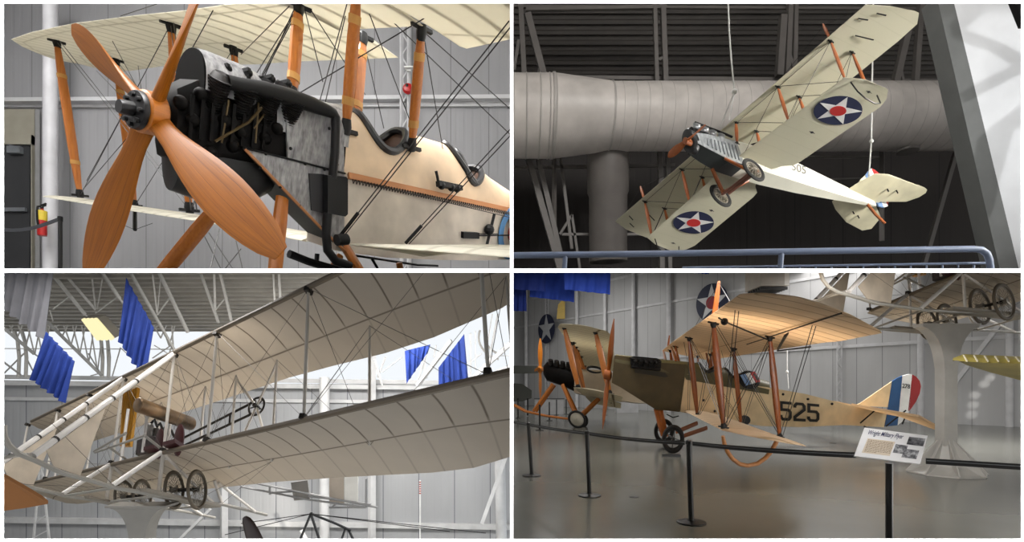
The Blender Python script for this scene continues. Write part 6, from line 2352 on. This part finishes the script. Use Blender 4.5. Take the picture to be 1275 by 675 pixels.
for k, (a0, a1, b0, b1) in enumerate(((.72, .98, .12, .4), (.55, .74, .44, .74), (.70, .93, .56, .86))):
    MB().add([SQ(a0, b0, .8 + .3 * k), SQ(a1, b0, .8 + .3 * k), SQ(a1 - .01, b1, .8 + .3 * k), SQ(a0 - .01, b1, .8 + .3 * k)], [(0, 1, 2, 3)]).build('sign_photograph', photo_mat('photo_print_%d' % k, k * .7), sg, smooth=0)


def belt(pts, label):
    m = MB()
    w_, th = .05, .004
    for p_, r_ in ((0, 0),):
        pass
    secs = []
    for p_ in pts:
        secs.append([p_ + V((0, -th, -w_ / 2)), p_ + V((0, th, -w_ / 2)), p_ + V((0, th, w_ / 2)), p_ + V((0, -th, w_ / 2))])
    m.loft(secs)
    m2 = MB()
    m2.loft([[q_ + V((0, 0, 0)) for q_ in [p_ + V((0, -th - .001, .002)), p_ + V((0, -th - .003, .002)), p_ + V((0, -th - .003, .009)), p_ + V((0, -th - .001, .009))]] for p_ in pts])
    t = tag(m.build('barrier_belt', plain('belt_black', (24, 24, 26), .45), smooth=0), label, 'belt')
    if t:
        m2.build('belt_stripe', plain('belt_grey', (120, 124, 128), .4), t, smooth=0)
    return t


def sag(a, b, s, n=12):
    e_ = (b - a).normalized() * .06
    a, b = a + e_, b - e_
    return [a.lerp(b, k / n) - V((0, 0, s * 4 * (k / n) * (1 - k / n) + .035)) for k in range(n + 1)]


fr_ = V((.0, .0, 0))
belt(sag(P(630, 522, 10.6), pA + fr_, .0), 'belt between the left edge and the leftmost barrier post')
belt(sag(pA + fr_, pB + fr_, .01), 'belt between the leftmost and the second barrier post')
belt(sag(pB + fr_, pC + fr_, .02), 'belt between the second and the nearest barrier post')
belt(sag(pC + fr_, V((sx_.x - .235, Ysg + .0, P(0, 562.5, Ysg).z)), .015), 'belt from the nearest barrier post to the white sign')
belt(sag(V((sx_.x + .24, Ysg, P(0, 568.5, Ysg).z)), P(1300, 578, 4.2), .0), 'belt running from the white sign to the right edge')
# posts and low displays far behind on the left
for px, pb, h, lb in ((645, 521, 1.0, 'thin black post far back beside the far biplane, leftmost'), (672, 536, 1.0, 'black post behind the belt under the far biplane'), (684, 524, .95, 'short black post in front of the far biplane wheels'), (693, 517, .95, 'thin black post beyond the far biplane'), (753, 517, 1.0, 'black post under the propeller of the olive-nosed biplane'), (705, 516, .95, 'thin black post right of the far white wheel')):
    g = G(px, pb)
    t = thing('barrier_post', lb, 'barrier post', g, 'black barrier posts far back on the left')
    MB().tube([g + V((0, 0, .02)), g + V((0, 0, h))], .035, 10).build('post', STP, t)
    MB().lathe(g, (0, 0, 1), [(.16, 0), (.16, .02), (.05, .035)], 16).build('base', STP, t)
dc = thing('display_case', 'low white display case behind the far biplane', 'display case', G(684, 516))
g = G(684, 516)
MB().abox(g + V((-.9, 0, 0)), g + V((.9, .8, .95))).build('case_body', plain('case_white', (186, 186, 188), .4), dc, smooth=0)
MB().abox(g + V((-.95, -.05, .95)), g + V((.95, .85, 1.0))).build('case_top', plain('case_dark', (60, 60, 62), .4), dc, smooth=0)
dc = thing('display_case', 'pale display case under the wing of the far biplane, left of the olive nose', 'display case', G(786, 517))
g = G(783, 514)
MB().abox(g + V((-.8, 0, 0)), g + V((.65, .7, .8))).build('case_body', plain('case_white', (186, 186, 188)), dc, smooth=0)
MB().abox(g + V((-.82, -.02, .8)), g + V((.67, .72, 1.25))).build('glass_hood', plain('case_glass_grey', (150, 156, 160), .15), dc, smooth=0)
m = MB().lathe(G(789.5, 619), (0, 0, 1), [(.0, .0), (.07, .001), (.07, .004), (.0, .005)], 24)
tag(m.build('floor_drain', plain('drain_dark', (40, 40, 40), .5)), 'small round dark drain cover in the floor', 'drain')
m = MB().lathe(G(1037, 552), (0, 0, 1), [(.0, .0), (.09, .001), (.09, .004), (.0, .005)], 24)
tag(m.build('floor_socket', plain('drain_dark', (40, 40, 40))), 'small dark floor socket beyond the near wing tip', 'floor socket')
# light: added lamps hidden edge-on under the deck, high side daylight, two low sun shafts
n = V((0, .2289, -1)).normalized()
area(dk(3.9, 2.6), sc_[0].lerp(sc_[2], .5), .7, .5, 3.2, (1, .98, .96), 50)  # added lamp that brightens the sign from above
for x, Y, sx, sy, e in ((13, 27, 14, 4, 520), (3, 19, 4, 2, 260), (3.6, 36, 4, 2, 420), (1.7, 12, 2.4, 1.4, 130), (12, 14, 6, 2, 720), (4, 7, 3.6, 1.2, 140)):
    p_ = dk(Y, x)
    area(p_, p_ + n, sx, sy, e, (1, .98, .95))
area((22, 9, 4.5), (12, 15, 1.0), 5, 3, 900, (1, .97, .93))
area((6.5, 4.2, .2), (4.0, 7.5, 3.0), 3, 1.2, 110, (1, .97, .93))  # added low fill standing in for floor bounce under the wing
for px_, py_ in ((1214, 492), (1212, 504), (1210, 516), (1233, 470), (1226, 478)):
    spot((16.5, 16, 3.6), W4(px_, py=py_), 1100, 3.2, (1, .97, .9), .02, 1)
spot((12, 11.5, 3.6), G(1112, 584), 900, 9, (1, .97, .92), .05, .9)
ROOM = 0
# ================================================================ the divided white wall the four galleries are seen through
ROOM = 0
FY = 2.0
m = MB()


def op(px0, py0, px1, py1):
    a = [P(px0, py1, FY), P(px1, py1, FY), P(px1, py0, FY), P(px0, py0, FY)]
    b = [P(px0, py1, FY + .03), P(px1, py1, FY + .03), P(px1, py0, FY + .03), P(px0, py0, FY + .03)]
    m.loft([a, b])


op(-5000, -4600, 1275 + 5000, 4.5)
op(-5000, 671, 1275 + 5000, 1002)
op(-5000, 4.5, 4.8, 671)
op(1271.3, 4.5, 1275 + 5000, 671)
op(635, 4.5, 639.3, 671)
op(4.8, 334.5, 635, 339.5)
op(639.3, 334.5, 1271.3, 339.5)
struct(m.build('wall_front', FRAMEWHITE, smooth=0))
# added dividing wall and sloping deck, edge-on, keeping each gallery's light apart
DKM = plain('partition_grey', (120, 120, 120), .7)
q = []
for px in (636.7, 638.3):
    for Y in (2.03, 60):
        for z in (0, 20):
            q.append(V(((px - CX) / F * Y, Y, z)))
struct(MB().add(q, [(0, 1, 3, 2), (4, 6, 7, 5), (0, 2, 6, 4), (1, 5, 7, 3), (0, 4, 5, 1), (2, 3, 7, 6)]).build('wall_divider', plain('bounce_white', (226, 226, 224), .7), smooth=0))  # white so that its unseen face bounces light onto the fuselage
q = []
for py in (336.7, 338.3):
    for Y in (2.03, 60):
        for x in (-30, 45):
            q.append(V((x, Y, EYE + (YH - py) / F * Y)))
struct(MB().add(q, [(0, 1, 3, 2), (4, 6, 7, 5), (0, 2, 6, 4), (1, 5, 7, 3), (0, 4, 5, 1), (2, 3, 7, 6)]).build('floor_divider', DKM, smooth=0))
# added unseen box around the camera that keeps sky light out
SKYBLOCK = plain('skyblock_dark', (40, 40, 42), .8)
for nm, lo, hi in [('wall_skyblock_rear', (-6, -3.2, 0), (6, -3, 4)), ('wall_skyblock_left', (-6.2, -3.2, 0), (-6, 2, 4)), ('wall_skyblock_right', (6, -3.2, 0), (6.2, 2, 4)), ('ceiling_skyblock', (-6.2, -3.2, 4), (6.2, 2, 4.2)), ('floor_skyblock', (-6.2, -3.2, -.1), (6.2, 2, 0))]:
    struct(MB().abox(lo, hi).build(nm, SKYBLOCK, smooth=0))
# added unseen lamps, grazing the white wall only to brighten it
for x in (-3.6, 3.6):
    for z in (.5, 1.62, 2.9):
        spot((x, FY - .22, z), (0, FY - .02, (z + 1.7) / 2), 2400, 70, r=.05)
for x in (-1.2, 1.2):
    for z in (3.9, .05):
        spot((x, FY - .2, z), (x * .8, FY - .02, 1.8), 700, 80, r=.04)
# world
w = bpy.data.worlds.new('world')
SC.world = w
w.use_nodes = True
bg = w.node_tree.nodes['Background']
bg.inputs[0].default_value = (.92, .96, 1, 1)
bg.inputs[1].default_value = 1.0
cam = bpy.data.cameras.new('camera')
co = bpy.data.objects.new('camera', cam)
COL.objects.link(co)
cam.sensor_width = 36
cam.lens = 36 * F / 1275
co.location = EYEP
co.rotation_euler = (PI / 2, 0, 0)
cam.shift_y = (YH - 337.5) / 1275
cam.shift_x = 0
cam.clip_end = 300
cam.clip_start = .05
SC.camera = co
vs_ = SC.view_settings
vs_.view_transform = 'Standard'
try:
    vs_.look = 'None'
except TypeError:
    pass
vs_.exposure = 0
vs_.gamma = 1
vs_.use_curve_mapping = False
SC.cycles.use_denoising = True
SC.cycles.max_bounces = 8
SC.cycles.transparent_max_bounces = 8
for o in bpy.data.objects:
    if '_o' in o.keys():
        del o['_o']
